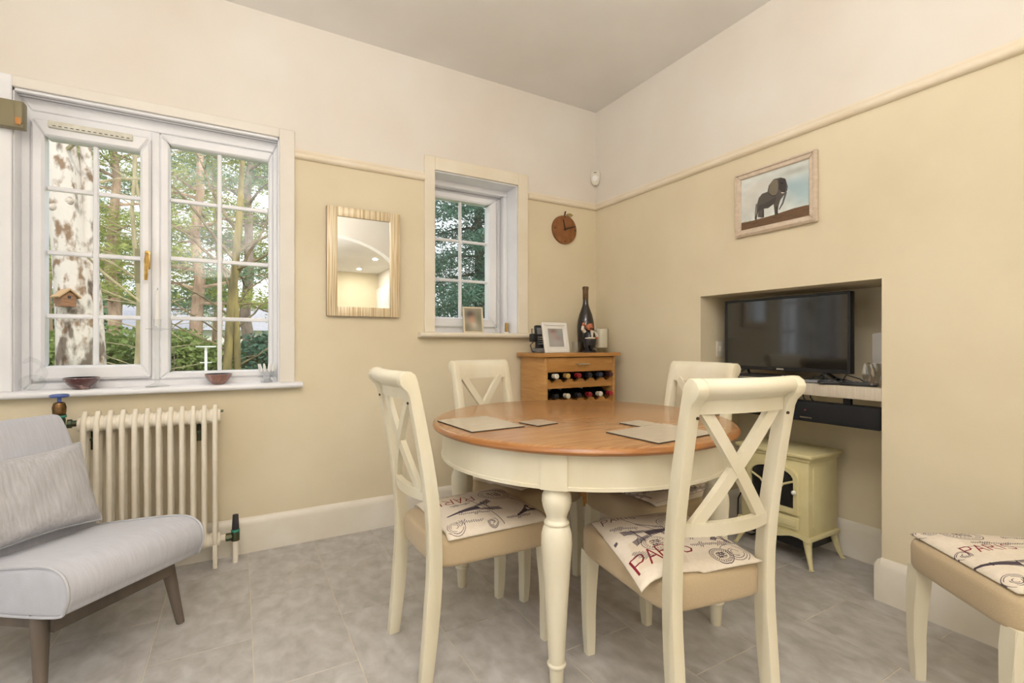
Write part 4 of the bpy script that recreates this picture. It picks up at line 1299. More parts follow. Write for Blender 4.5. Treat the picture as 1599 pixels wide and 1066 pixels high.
MB().prism([(-.012, .148), (.012, .148), (.004, .100), (-.004, .100)], -.046, -.038, 'y', bev=.001).build('shirt_front', M_shirt, fg)
MB().tube([(.034, 0, .138), (.050, -.010, .118), (.046, -.030, .100)], [.012, .0115, .009], 10).build('sleeve', M_shirt, fg)
MB().tube([(-.034, 0, .138), (-.052, -.006, .158), (-.050, -.008, .180)], [.012, .0115, .010], 10).build('sleeve', M_shirt, fg)
MB().sphere((.040, -.036, .098), .010, 10, 8).sphere((-.048, -.010, .190), .011, 10, 8, (1, .8, 1.2)).build('hand', M_skin, fg)
hd = MB().sphere((0, -.006, .174), .025, 18, 14, (1, .95, 1.08)).sphere((0, -.031, .170), .0065, 8, 6).sphere((-.025, -.004, .173), .007, 8, 6, (.5, 1, 1.2)).sphere((.025, -.004, .173), .007, 8, 6, (.5, 1, 1.2)).build('head', M_skin, fg)
MB().tube([(-.012, -.0285, .162), (0, -.0315, .164), (.012, -.0285, .162)], [.002, .0045, .002], 8).sphere((-.009, -.027, .180), .0028, 8, 6).sphere((.009, -.027, .180), .0028, 8, 6).sphere((0, 0, .193), .021, 14, 8, (1, 1, .5)).build('moustache_and_hair', M_coat, hd)
MB().prism([(-.010, .145), (-.010, .153), (0, .1495), (.010, .153), (.010, .145), (0, .1485)], -.045, -.039, 'y').build('bow_tie', mat('bow_tie_rust', (170, 76, 50), .5), fg)
gl = thing('drinking_glass', 'small clear glass between the white frame and the figurine', 'glass', (-.335, -.20, ZT))
MB().lathe([(0, 0), (.024, 0), (.026, .004), (.030, .072), (.0285, .072), (.0245, .012), (0, .010)], seg=24).build('bowl', M_clear, gl)
cj = thing('candle_holder', 'ivory pillar candle in a clear footed glass holder', 'candle', (-.098, -.17, ZT))
MB().lathe([(0, 0), (.042, 0), (.044, .004), (.030, .010), (.022, .016), (.034, .022), (.052, .034), (.056, .040), (.056, .165), (.0545, .165), (.0545, .040), (.048, .034), (0, .030)], seg=32).build('glass_holder', M_clear, cj)
MB().lathe([(0, .032), (.047, .032), (.048, .036), (.048, .160), (.045, .164), (.030, .161), (0, .160)], seg=32).build('candle', M_wax, cj)
MB().tube([(0, 0, .16), (.001, 0, .170)], .0015, 6).build('wick', M_black, cj)

# ------------------------------------------------------------------ mirror, clock, sensors, painting
mi = thing('wall_mirror', 'rectangular mirror in a striped champagne frame between the windows', 'mirror', (-1.7075, 0, 1.224))
MW, MHH = .407, .608
MB().box(-MW / 2, MW / 2, -.018, -.001, 0, MHH, bev=.002).build('backing', M_clockd, mi)
MV, MH_ = mirror_frame_mat(True), mirror_frame_mat(False)
for x0, x1 in ((-MW / 2, -MW / 2 + .056), (MW / 2 - .056, MW / 2)):
    MB().box(x0, x1, -.030, -.017, 0, MHH, bev=.002).build('frame_stile', MV, mi)
for z0, z1 in ((0, .052), (MHH - .052, MHH)):
    MB().box(-MW / 2 + .057, MW / 2 - .057, -.030, -.017, z0, z1, bev=.002).build('frame_rail', MV, mi)
MB().add([(-MW / 2 + .055, -.020, .050), (MW / 2 - .055, -.020, .050), (MW / 2 - .055, -.020, MHH - .050), (-MW / 2 + .055, -.020, MHH - .050)], [(0, 1, 2, 3)]).build('mirror_glass', M_mirror, mi, smooth=0)

ck = thing('wall_clock', 'round apple-shaped wooden clock beside the narrow window', 'clock', (-.300, -.001, 1.888))
RX = Matrix.Rotation(PI / 2, 4, 'X')
pts = []
for i in range(64):
    a = 2 * PI * i / 64
    r = .103 * (1 - .06 * max(0, math.sin(a)) ** 8)
    pts.append((r * math.cos(a), r * math.sin(a)))
MB().prism(pts, -.022, 0, 'y', bev=.003).build('face', M_clock, ck, smooth=40)
MB().tube([(.0, -.012, .094), (.006, -.012, .112), (.010, -.012, .130)], [.006, .005, .006], 8).build('stem', M_clockd, ck)
lf = [(.012, .106), (.030, .118), (.055, .122), (.080, .112), (.062, .100), (.036, .098)]
MB().prism(lf, -.014, -.008, 'y').build('leaf', M_leafw, ck, smooth=0)
MB().prism([(-.006, -.004), (.006, -.004), (-.014, .068), (-.022, .066)], -.027, -.0245, 'y').build('hour_hand', M_clockd, ck, smooth=0)
MB().prism([(-.004, -.006), (-.004, .006), (.088, .032), (.090, .026)], -.0295, -.0275, 'y').build('minute_hand', M_clockd, ck, smooth=0)
MB().lathe([(0, 0), (.009, 0), (.009, .012), (0, .013)], seg=14, M=Matrix.Translation((0, -.020, 0)) @ RX).build('hub', M_clockd, ck)
for a in (0, 90, 180, 270):
    MB().lathe([(0, 0), (.006, 0), (.006, .0035), (0, .004)], seg=10, M=Matrix.Translation((.088 * math.cos(R(a)), -.021, .088 * math.sin(R(a)))) @ RX).build('hour_mark', M_clockd, ck)

pir = thing('motion_sensor', 'small white motion sensor high in the room corner', 'sensor', (-.004, -.004, 2.245), R(-45))
MB().lathe([(0, 0), (.014, .002), (.026, .018), (.034, .045), (.037, .075), (.034, .098), (.022, .110), (0, .112)], seg=24, M=Matrix.Translation((0, -.030, 0)) @ Matrix.Diagonal((1, .55, 1, 1))).box(-.020, .020, -.026, -.006, .02, .095).build('housing', M_matt, pir)
MB().sphere((0, -.045, .050), .022, 14, 10, (1, .4, 1.15)).build('lens', M_white, pir)
MB().box(-.010, .010, -.0535, -.047, .087, .092).build('indicator_slot', M_grey, pir, smooth=0)

sb = thing('window_alarm_sensor', 'beige box sensor at the top left corner of the wide window', 'sensor', (-3.145, -.016, 1.972))
MB().box(-.055, .030, -.045, .0, 0, .112, bev=.004).build('housing', M_sensor, sb)
MB().box(.004, .030, -.058, -.044, .015, .105, bev=.004).build('front_cover', M_sensor, sb)
MB().box(-.058, -.054, -.043, .0, .002, .112).build('side_plate', M_dark, sb, smooth=0)
MB().box(.008, .026, -.0605, -.056, .008, .038, bev=.002).build('detector_eye', M_amber, sb)

PZ0, PZ1, PY0, PY1 = 1.634, 1.969, -1.596, -1.176
pc = thing('elephant_painting', 'small framed painting of an elephant on the right wall', 'painting', (0, (PY0 + PY1) / 2, PZ0))
pw, phh = PY1 - PY0, PZ1 - PZ0
mb = MB(); ring(mb, -pw / 2, pw / 2, 0, phh, -pw / 2 + .034, pw / 2 - .034, .034, phh - .034, -.024, -.002, .004); swap(mb).build('frame', M_frame, pc)
mb = MB(); ring(mb, -pw / 2 + .006, pw / 2 - .006, .006, phh - .006, -pw / 2 + .014, pw / 2 - .014, .014, phh - .014, -.030, -.022, .003); swap(mb).build('frame_bead', M_frame, pc)
a, b, c_, d_ = -pw / 2 + .032, pw / 2 - .032, .032, phh - .032
mb = MB().add([(-.012, b, c_), (-.012, a, c_), (-.012, a, d_), (-.012, b, d_)], [(0, 1, 2, 3)])
mb.uv = [(0, 0), (1, 0), (1, 1), (0, 1)]
mb.build('canvas', image_mat('elephant_paint', painting(), .55, .05), pc, smooth=0)

# ------------------------------------------------------------------ niche: shelf, television, soundbar, small things
sh = MB().box(.000, NX - .001, NI[0] + .001, NI[1] - .001, .828, .882, bev=.002).build('niche_shelf', M_shelf)
tag(sh, 'grey oak shelf across the niche under the television', 'shelf')
ZS_ = .882
tv = thing('television', 'flat black television on the niche shelf', 'television', (.105, -1.350, ZS_))
TWI, TZ0, TZ1 = .655, .047, .432
MB().box(.006, .040, -TWI / 2, TWI / 2, TZ0, TZ1, bev=.004).box(.040, .075, -.2, .2, TZ0 + .03, TZ1 - .14, bev=.01).build('casing', M_tv, tv)
mb = MB(); ring(mb, -TWI / 2, TWI / 2, TZ0, TZ1, -TWI / 2 + .014, TWI / 2 - .014, TZ0 + .020, TZ1 - .014, -.001, .008, .002); swap(mb).build('bezel', M_tv, tv)
MB().add([(.0035, -TWI / 2 + .013, TZ0 + .019), (.0035, TWI / 2 - .013, TZ0 + .019), (.0035, TWI / 2 - .013, TZ1 - .013), (.0035, -TWI / 2 + .013, TZ1 - .013)], [(0, 1, 2, 3)]).build('screen', M_scr, tv, smooth=0)
MB().box(-.0025, 0, -.018, .020, TZ0 + .006, TZ0 + .013).build('badge', M_chrome, tv, smooth=0)
for s in (-1, 1):
    MB().tube([(.02, s * .20, TZ0 + .01), (-.05, s * .235, .007)], .007, 8).tube([(.02, s * .20, TZ0 + .01), (.10, s * .235, .007)], .007, 8).build('stand_foot', M_tv, tv)
sbx = thing('soundbar', 'long black soundbar hung under the niche shelf', 'soundbar', (.010, -1.393, .700))
MB().box(0, .075, -.445, .445, 0, .096, bev=.012).build('body', M_mesh, sbx)
MB().box(-.0015, .002, -.165, -.110, .017, .023).build('trim_strip', M_chrome, sbx, smooth=0)
MB().sphere((-.001, -.135, .055), .004, 8, 6).build('standby_light', mat('dim_red_light', (150, 60, 56), .4), sbx)
for y in (-.30, .30):
    MB().box(.03, .05, y - .015, y + .015, .09, .130).build('hanging_bracket', M_black, sbx, smooth=0)
cb = tag(MB().tube([(.04, -1.50, .826), (.032, -1.507, .812), (.036, -1.515, .796)], .003, 6).tube([(.05, -1.53, .826), (.042, -1.535, .812), (.048, -1.545, .796)], .003, 6).build('speaker_cable', M_black), 'short black cables between the niche shelf and soundbar', 'cable')
def remote(label, x, y, l, w, rz, m=None):
    t = thing('remote_control', label, 'remote control', (x, y, ZS_), rz, 'remote controls on the niche shelf')
    b_ = MB().box(-w / 2, w / 2, -l / 2, l / 2, .0005, .016, bev=.005).build('body', m or M_black, t)
    mb = MB()
    for i in range(5):
        for j in range(2): mb.box(-w * .28 + j * w * .34, -w * .28 + j * w * .34 + w * .2, -l * .36 + i * l * .14, -l * .36 + i * l * .14 + l * .07, .0155, .0175)
    mb.build('buttons', M_grey, b_, smooth=0)
remote('flat silver-edged remote control on the shelf under the television, leftmost', .055, -1.555, .15, .045, R(24), M_grey)
remote('black remote control in the middle of the niche shelf front', .050, -1.655, .16, .05, R(38))
remote('dark remote control nearest the crystal tumbler', .055, -1.735, .14, .05, R(14))
bx = thing('set_top_box', 'low dark set-top box on the shelf beneath the television', 'set-top box', (.10, -1.27, ZS_))
MB().box(-.06, .06, -.12, .12, .0005, .026, bev=.003).build('case', M_black, bx)
MB().box(-.0625, -.0595, -.11, .11, .008, .012).build('front_strip', M_chrome, bx, smooth=0)
wire = MB()
for i in range(6):
    y0 = -1.47 - .035 * i
    pts = [(.088, y0, .886), (.075, y0 - .03, .886 + .014 * (i % 3 + 1)), (.06 + .01 * i % 3, y0 - .07, .900 + .010 * (i % 2)), (.08, y0 - .12, .886)]
    wire.tube(pts, .0028, 6)
tag(wire.build('loose_cables', M_black), 'tangle of thin black cables on the niche shelf', 'cables')
wt = tag(MB().tube([(.015, -1.405, .888), (.018, -1.44, .900), (.02, -1.47, .912)], .003, 6).tube([(.015, -1.465, .888), (.018, -1.44, .902), (.02, -1.41, .910)], .003, 6).tube([(.03, -1.36, .886), (.02, -1.385, .893), (.03, -1.40, .899)], .003, 6).build('cable_tie', M_cream), 'cream cable tied in a cross below the television', 'cable')
tu = thing('crystal_tumbler', 'cut crystal tumbler at the right end of the niche shelf', 'glass', (.085, -1.790, ZS_))
pr = MB()
for k in range(8):       # cut facets
    a = 2 * PI * k / 8
    pr.tube([(.0385 * math.cos(a), .0385 * math.sin(a), .008), (.046 * math.cos(a + .2), .046 * math.sin(a + .2), .055), (.044 * math.cos(a), .044 * math.sin(a), .100)], [.006, .010, .004], 5)
pr.lathe([(0, 0), (.036, 0), (.039, .006), (.040, .030), (.044, .105), (.0415, .105), (.036, .026), (0, .020)], seg=16)
pr.build('bowl', glassy('crystal', (236, 234, 230), .7, base=.30, power=1.5), tu, smooth=0)
ro = thing('wifi_router', 'upright white box with dotted front behind the crystal tumbler', 'router', (.215, -1.775, ZS_), R(0))
MB().prism([(-.05, 0), (.05, 0), (.05, .235), (-.030, .245)], -.022, .022, 'x', bev=.006).build('case', M_grey if False else mat('router_pale_grey', (196, 192, 186), .5), ro)
mb = MB()
for i in range(11):
    for j in range(3): mb.sphere((-.0225, -.038 + j * .014, .05 + i * .015), .0035, 6, 4)
mb.build('vent_dots', M_grey, ro)
sk = thing('wall_switch', 'pair of white switch plates on the left cheek of the niche', 'switch', (.168, NI[1], .998))
MB().box(-.032, .032, -.009, 0, -.006, .086, bev=.003).build('plate', M_matt, sk)
MB().box(-.012, .012, -.013, -.008, .026, .056, bev=.002).build('rocker', M_matt, sk)
MB().box(.045, .085, -.024, 0, .005, .055, bev=.004).build('plug', M_matt, sk)

# ------------------------------------------------------------------ electric stove
SVX, SVY0, SVY1, SVX1 = .018, -1.540, -1.190, .275
sv = thing('electric_stove', 'small cream electric stove standing in the niche', 'stove', (SVX, (SVY0 + SVY1) / 2, 0))
W2_, D2_ = (SVY1 - SVY0) / 2, SVX1 - SVX
MB().box(0, D2_, -W2_, W2_, .145, .505, bev=.004).build('body', M_stove, sv)
MB().box(-.024, D2_ + .01, -W2_ - .024, W2_ + .024, .522, .542, bev=.006).box(-.010, D2_, -W2_ - .010, W2_ + .010, .503, .524, bev=.006).build('top_plate', M_stove, sv)
mb = MB()
n = 16
pts = [(-W2_ - .016, .148), (W2_ + .016, .148), (W2_ + .016, .132)] + [(W2_ - 2 * W2_ * i / n, .122 + .014 * math.sin(PI * 3 * i / n)) for i in range(n + 1)] + [(-W2_ - .016, .132)]
mb.prism(pts, -.012, .010, 'x'); mb.box(0, D2_, -W2_ - .014, W2_ + .014, .128, .148, bev=.004)
mb.build('base_moulding', M_stove, sv, smooth=30)
MB().box(.02, D2_ - .01, -W2_ + .02, W2_ - .02, .075, .14).build('heater_tray', M_black, sv, smooth=0)
# arched door
def arch_pts(hw, z0, zs, rise, n=14):
    return [(-hw, z0), (hw, z0)] + [(hw * math.cos(PI * i / n), zs + rise * math.sin(PI * i / n) ** .8) for i in range(n + 1)]
DO = arch_pts(.135, .243, .405, .072); DI = arch_pts(.111, .268, .400, .056)
mb = MB()
V = []; F = []
N_ = len(DO)
for x, P_ in ((.0, DO), (-.014, DO), (-.018, [(a * .97 + 0 * b, b) for a, b in DO]), (-.018, DI), (.0, DI)):
    V += [(x, p[0], p[1]) for p in P_]
for j in range(4):
    for i in range(N_):
        k = (i + 1) % N_
        F.append((j * N_ + i, j * N_ + k, (j + 1) * N_ + k, (j + 1) * N_ + i))
dv = mb.add(V, F).build('door', M_stove, sv, smooth=30)
MB().add([(-.006, p[0], p[1]) for p in DI], [tuple(range(N_))]).build('door_glass', M_stoveg, dv, smooth=0)
bar = MB()
for s in (-1, 1):
    bar.tube([(-.012, s * .036 - s * .000, .268), (-.012, s * .036, .310), (-.012, s * .026, .360), (-.012, s * .000, .412), (-.012, -s * .012, .452)], .0055, 8)
    bar.tube([(-.012, s * .030, .345), (-.012, s * .060, .378), (-.012, s * .108, .400)], .0055, 8)
bar.build('tracery', M_stove, dv)
kn = MB().sphere((-.030, -.120, .352), .011, 12, 10).tube([(-.016, -.120, .352), (-.028, -.120, .352)], .005, 8).build('knob', M_white, dv)
MB().box(-.014, 0, -.135, .135, .168, .228, bev=.004).box(-.018, -.012, -.122, .122, .180, .216, bev=.003).build('drawer_panel', M_stove, sv)
# raised side panel with notched corners
sp = []
for y, z, sy, sz in ((.035, .180, 1, 1), (D2_ - .030, .180, -1, 1), (D2_ - .030, .480, -1, -1), (.035, .480, 1, -1)):
    pass
q = [(.050, .175), (D2_ - .045, .175), (D2_ - .030, .190), (D2_ - .030, .465), (D2_ - .045, .480), (.050, .480), (.035, .465), (.035, .190)]
for s in (-1, 1):
    MB().prism(q, s * (W2_ + .003), s * (W2_ - .002), 'y', bev=.0015).build('side_panel', M_stove, sv)
for sy, sx in ((-1, 0), (1, 0), (-1, 1), (1, 1)):
    x0 = .014 if sx == 0 else D2_ - .014
    dx = -.030 if sx == 0 else .018
    y0 = sy * (W2_ - .014); dy = sy * .034
    path = [(x0, y0, .140), (x0 + dx * .1, y0 + dy * .1, .105), (x0 + dx * .35, y0 + dy * .4, .060), (x0 + dx * .8, y0 + dy * .85, .018), (x0 + dx, y0 + dy, .004)]
    MB().tube(path, [.022, .018, .013, .009, .0085], 10).sphere((x0 + dx * 1.05, y0 + dy * 1.05, .006), .012, 10, 6, (1, 1, .5)).build('leg', M_stove, sv)
tag(MB().tube([(.10, -1.16, .30), (.06, -1.14, .22), (.07, -1.13, .12), (.10, -1.14, .03), (.16, -1.15, .004), (.24, -1.16, .004)], .004, 6).build('stove_cable', M_black), 'black power cable looping beside the cream stove', 'cable')

# ------------------------------------------------------------------ things on the window sills
def bowl(label, x, y, z, r, h, m_out, m_in, rz=0):
    t = thing('bowl', label, 'bowl', (x, y, z), rz)
    MB().lathe([(0, 0), (.020, 0), (.030, .004), (r * .72, h * .38), (r * .92, h * .72), (r, h), (r - .003, h + .0015)], seg=40).build('outer_shell', m_out, t, smooth=60)
    MB().lathe([(r - .003, h + .0015), (r - .006, h - .002), (r * .88, h * .72), (r * .68, h * .42), (.028, .010), (0, .007)], seg=40).build('lining', m_in, t, smooth=60)
SZ = .866
bowl('dark mottled coconut bowl with red lining on the wide sill', -2.942, -.002, SZ, .064, .052, mat('coconut_dark', (92, 58, 58), .22, (190, 150, 136), nscale=34, nstretch=(1, 1, 2.5), ncontrast=(.55, .68), coat=.6), mat('red_lacquer', (150, 40, 58), .25))
bowl('brown coconut bowl with blue lining on the wide sill', -2.419, -.002, SZ, .060, .052, mat('coconut_brown', (120, 92, 90), .25, (160, 112, 92), nscale=26, nstretch=(3, 3, .4), coat=.6), mat('blue_lacquer', (66, 96, 180), .25))
cs = thing('candlestick', 'tall clear glass candlestick with a white candle on the wide sill', 'candlestick', (-2.667, -.004, SZ))
MB().lathe([(0, 0), (.046, 0), (.048, .004), (.022, .012), (.010, .022), (.012, .04), (.009, .055), (.012, .075), (.009, .10), (.012, .125), (.009, .15), (.012, .18), (.009, .205), (.012, .235), (.009, .262), (.018, .268), (.044, .272), (.045, .275), (.016, .279), (.014, .282), (.0165, .320), (.0145, .320), (.012, .286), (0, .284)], seg=24).build('glass_stem', M_clear, cs, smooth=60)
MB().lathe([(0, .286), (.0115, .286), (.0095, .452), (.004, .458), (0, .459)], seg=18).build('candle', M_wax if False else mat('white_candle', (242, 240, 236), .45), cs)
MB().tube([(0, 0, .458), (.001, 0, .468)], .0013, 6).build('wick', M_grey, cs)
tl = thing('tealight_holder', 'small frosted crown-shaped tealight holder at the right of the wide sill', 'candle holder', (-2.202, .020, SZ))
MB().lathe([(0, 0), (.026, 0), (.028, .004), (.016, .020), (.018, .034), (.034, .066), (.030, .066), (.014, .038), (0, .034)], seg=20).build('glass_cup', glassy('frosted_glass', (246, 248, 250), .6, base=.3, power=2), tl)
mb = MB()
for i in range(10):
    a = 2 * PI * i / 10
    mb.tube([(.031 * math.cos(a), .031 * math.sin(a), .060), (.040 * math.cos(a), .040 * math.sin(a), .098)], [.007, .003], 6)
mb.build('crown_points', M_white, tl)
sw = thing('glass_ornament', 'clear glass swan ornament at the left end of the wide sill', 'ornament', (-3.108, .015, SZ))
MB().sphere((0, 0, .035), .036, 18, 12, (1.25, .8, .95)).build('body', M_clear, sw)
MB().tube([(.030, 0, .045), (.042, 0, .075), (.034, 0, .105), (.014, 0, .128), (-.006, 0, .138), (-.020, 0, .128), (-.030, 0, .120)], [.012, .009, .008, .008, .010, .008, .003], 10).build('neck', M_clear, sw)
# narrow window sill
S2 = 1.138
photo_frame('narrow silver photo frame leaning at the narrow window', -.975, .075, S2, .142, .178, .012, M_silver, image_mat('photo_print_b', soft_photo(1, (168, 160, 140)), .35), R(9), R(-6))
lt = thing('brass_lighter', 'small brass and white box on the right of the narrow sill', 'trinket', (-.712, .105, S2))
MB().box(-.020, .014, -.012, .012, 0, .012, bev=.002).build('foot', M_white, lt)
MB().box(-.004, .012, -.012, .012, .012, .076, bev=.003).build('brass_face', mat('old_brass', (186, 150, 84), .35, metal=.6), lt)
cr = thing('crystal_ornament', 'little clear crystal ornament beside the narrow window frame', 'ornament', (-.792, .10, S2))
MB().lathe([(0, 0), (.020, 0), (.022, .004), (.008, .016), (.010, .026), (.024, .042), (.014, .060), (0, .068)], seg=8).build('cut_body', M_clear, cr, smooth=0)

# ------------------------------------------------------------------ garden
ZG = -.25
M_grass = mat('garden_grass', (120, 138, 66), .95, (88, 104, 48), nscale=3, detail=8, bump=.4, bscale=30)
def leaf_mat(name, a, b, tr=.35):
    m = mat(name, a, .6, b, nscale=1.3, detail=5, ncontrast=(.3, .7))
    nt = m.node_tree; p = nt.nodes['Principled BSDF']; out = nt.nodes['Material Output']
    t = nt.nodes.new('ShaderNodeBsdfTranslucent'); mx = nt.nodes.new('ShaderNodeMixShader'); mx.inputs[0].default_value = tr
    src = p.inputs['Base Color'].links[0].from_socket
    nt.links.new(src, t.inputs[0]); nt.links.new(p.outputs[0], mx.inputs[1]); nt.links.new(t.outputs[0], mx.inputs[2]); nt.links.new(mx.outputs[0], out.inputs['Surface'])
    return m
L_pine = leaf_mat('pine_needles', (190, 196, 108), (140, 154, 80))
L_pine2 = leaf_mat('pine_needles_blue', (146, 168, 132), (106, 132, 104))
L_hedge = leaf_mat('hedge_leaves', (152, 168, 92), (92, 116, 60))
L_light = leaf_mat('young_leaves', (176, 182, 96), (126, 142, 70))
L_dark = leaf_mat('dark_conifer_needles', (92, 130, 108), (50, 86, 68), .2)
B_pine = mat('pine_bark', (204, 174, 150), .9, (156, 128, 108), nscale=7, nstretch=(1, 1, .3), bump=.5, bscale=22)
B_olive = mat('mossy_bark', (156, 140, 84), .85, (98, 88, 60), nscale=9, nstretch=(1, 1, .25), bump=.3, bscale=30)
B_grey = mat('grey_bark', (172, 154, 140), .9, (128, 114, 104), nscale=8, nstretch=(1, 1, .3), bump=.4, bscale=26)
B_sap = mat('pale_sapling_bark', (182, 168, 132), .85, (140, 128, 98), nscale=9, nstretch=(1, 1, .3))
def birch_mat():
    m = bpy.data.materials.new('birch_bark'); m.use_nodes = True
    nt = m.node_tree; b = nt.nodes['Principled BSDF']; b.inputs['Roughness'].default_value = .8
    tc = nt.nodes.new('ShaderNodeTexCoord')
    def N(scale, st, det):
        mp = nt.nodes.new('ShaderNodeMapping'); mp.inputs['Scale'].default_value = st
        n = nt.nodes.new('ShaderNodeTexNoise'); n.inputs['Scale'].default_value = scale; n.inputs['Detail'].default_value = det
        nt.links.new(tc.outputs['Object'], mp.inputs[0]); nt.links.new(mp.outputs[0], n.inputs['Vector'])
        return n.outputs['Fac']
    r1 = nt.nodes.new('ShaderNodeValToRGB'); e = r1.color_ramp.elements
    e[0].position = .37; e[0].color = lin((112, 98, 86)) + (1,); e[1].position = .47; e[1].color = lin((206, 196, 185)) + (1,)
    # darker, more broken bark towards the ground
    sp = nt.nodes.new('ShaderNodeSeparateXYZ'); nt.links.new(tc.outputs['Object'], sp.inputs[0])
    mr = nt.nodes.new('ShaderNodeMapRange'); mr.inputs[1].default_value = 1.35; mr.inputs[2].default_value = 1.95; mr.inputs[3].default_value = -.095; mr.inputs[4].default_value = .045
    nt.links.new(sp.outputs['Z'], mr.inputs[0])
    ad = nt.nodes.new('ShaderNodeMath'); nt.links.new(N(7, (1.3, 1.3, .55), 12), ad.inputs[0]); nt.links.new(mr.outputs[0], ad.inputs[1]); nt.links.new(ad.outputs[0], r1.inputs[0])
    r2 = nt.nodes.new('ShaderNodeValToRGB'); e = r2.color_ramp.elements
    e[0].position = .36; e[0].color = lin((160, 134, 108)) + (1,); e[1].position = .48; e[1].color = (1, 1, 1, 1)
    nt.links.new(N(13, (1, 1, .55), 6), r2.inputs[0])
    mx = nt.nodes.new('ShaderNodeMix'); mx.data_type = 'RGBA'; mx.blend_type = 'MULTIPLY'; mx.inputs['Factor'].default_value = 1
    nt.links.new(r1.outputs[0], mx.inputs['A']); nt.links.new(r2.outputs[0], mx.inputs['B']); nt.links.new(mx.outputs['Result'], b.inputs['Base Color'])
    bp = nt.nodes.new('ShaderNodeBump'); bp.inputs['Strength'].default_value = .5; bp.inputs['Distance'].default_value = .02
    nt.links.new(N(16, (1, 1, .6), 5), bp.inputs['Height']); nt.links.new(bp.outputs[0], b.inputs['Normal'])
    return m
B_birch = birch_mat()
g = MB().box(-40, 40, .30, 70, ZG - .3, ZG).build('ground', M_grass, smooth=0)
tag(g, 'rough grass of the garden outside the windows', 'ground', kind='structure')

def scatter(name, C, RAD, n, size, m, parent=None, flat=0.0, aspect=2.6):
    """n small leaf blades spread through ellipsoids C (k,3) with radii RAD (k,3): one mesh"""
    C = np.asarray(C, float); RAD = np.asarray(RAD, float)
    vol = RAD.prod(1) ** (1 / 1.5); pr = vol / vol.sum()
    idx = rng.choice(len(C), n, p=pr)
    d = rng.normal(size=(n, 3)); d /= np.linalg.norm(d, axis=1)[:, None]
    rr = rng.random(n) ** .45
    P = C[idx] + d * rr[:, None] * RAD[idx]
    a = rng.normal(size=(n, 3)); a[:, 2] *= (1 - flat); a /= np.linalg.norm(a, axis=1)[:, None]
    b = np.cross(a, rng.normal(size=(n, 3))); b /= np.linalg.norm(b, axis=1)[:, None]
    s = size * (.6 + .8 * rng.random(n))[:, None]
    V = np.empty((n, 4, 3))
    V[:, 0] = P - a * s; V[:, 1] = P + b * s / aspect; V[:, 2] = P + a * s; V[:, 3] = P - b * s / aspect
    me = bpy.data.meshes.new(name)
    me.vertices.add(4 * n); me.vertices.foreach_set('co', V.astype(np.float32).ravel())
    me.loops.add(4 * n); me.loops.foreach_set('vertex_index', np.arange(4 * n, dtype=np.int32))
    me.polygons.add(n); me.polygons.foreach_set('loop_start', np.arange(0, 4 * n, 4, dtype=np.int32)); me.polygons.foreach_set('loop_total', np.full(n, 4, dtype=np.int32))
    me.update(calc_edges=True); me.validate()
    me.materials.append(m)
    o = link(name, me, parent)
    o['kind'] = 'stuff'
    return o

def wobble(p0, p1, n, amp, r):
    P0, P1 = Vector(p0), Vector(p1)
    out = []
    for i in range(n + 1):
        t = i / n
        p = P0.lerp(P1, t)
        if 0 < i < n: p += Vector((r.uniform(-amp, amp), r.uniform(-amp, amp), r.uniform(-amp, amp) * .4))
        out.append(tuple(p))
    return out

def tree(label, x, y, h, r0, bark, needles, seed, crown0=.35, spread=1.6, nb=22, leaves=9000, leaf=.06, flat=.5, lean_=(0, 0), name='pine_tree', clump=.34):
    r = random.Random(seed)
    t = thing(name, label, 'tree', (x, y, ZG))
    top = (lean_[0], lean_[1], h)
    pts = wobble((0, 0, 0), top, 8, .08, r)
    MB().tube(pts, [r0 * (1 - .75 * i / 8) for i in range(9)], 10).build('trunk', bark, t)
    mb = MB(); C = []; RD = []
    for i in range(nb):
        s = crown0 + (1 - crown0) * (i + r.random()) / nb
        base = Vector((top[0] * s, top[1] * s, h * s))
        a = r.uniform(0, 2 * PI); L = spread * (1 - .55 * (s - crown0) / (1 - crown0)) * r.uniform(.6, 1.1)
        tip = base + Vector((math.cos(a) * L, math.sin(a) * L, r.uniform(-.1, .35) * L))
        bp = wobble(base, tip, 4, .10 * L * .4, r)
        mb.tube(bp, [r0 * .26 * (1 - .8 * k / 4) for k in range(5)], 5)
        for k in (2, 3, 4):
            C.append(Vector(bp[k]) + Vector((r.uniform(-.2, .2), r.uniform(-.2, .2), r.uniform(0, .15))))
            q = clump * r.uniform(.7, 1.3)
            RD.append((q * 1.5, q * 1.5, q * .6))
    mb.build('branches', bark, t)
    scatter('foliage', C, RD, leaves, leaf, needles, t, flat, 5.0)
    return t

def shrub(label, x, y, w, d, h, m, seed, leaves=6000, leaf=.045, cat='shrub', name='shrub'):
    r = random.Random(seed)
    t = thing(name, label, cat, (x, y, ZG))
    mb = MB()
    for i in range(7):
        p = wobble((r.uniform(-w, w) * .15, r.uniform(-d, d) * .15, 0), (r.uniform(-w, w) * .4, r.uniform(-d, d) * .3, h * r.uniform(.6, .95)), 4, .06, r)
        mb.tube(p, [.02, .017, .013, .009, .005], 5)
    mb.build('stems', B_grey, t)
    C = []; RD = []
    for i in range(26):
        q = r.uniform(.16, .30) * min(1.3 if h < 3 else 3.2, h)
        C.append((r.uniform(-w, w) * .45, r.uniform(-d, d) * .4, h * (.06 + .80 * r.random() ** .8))); RD.append((q * 1.25, q * 1.1, q * .8))
    scatter('foliage', C, RD, leaves, leaf, m, t, .2, 1.8)
    return t

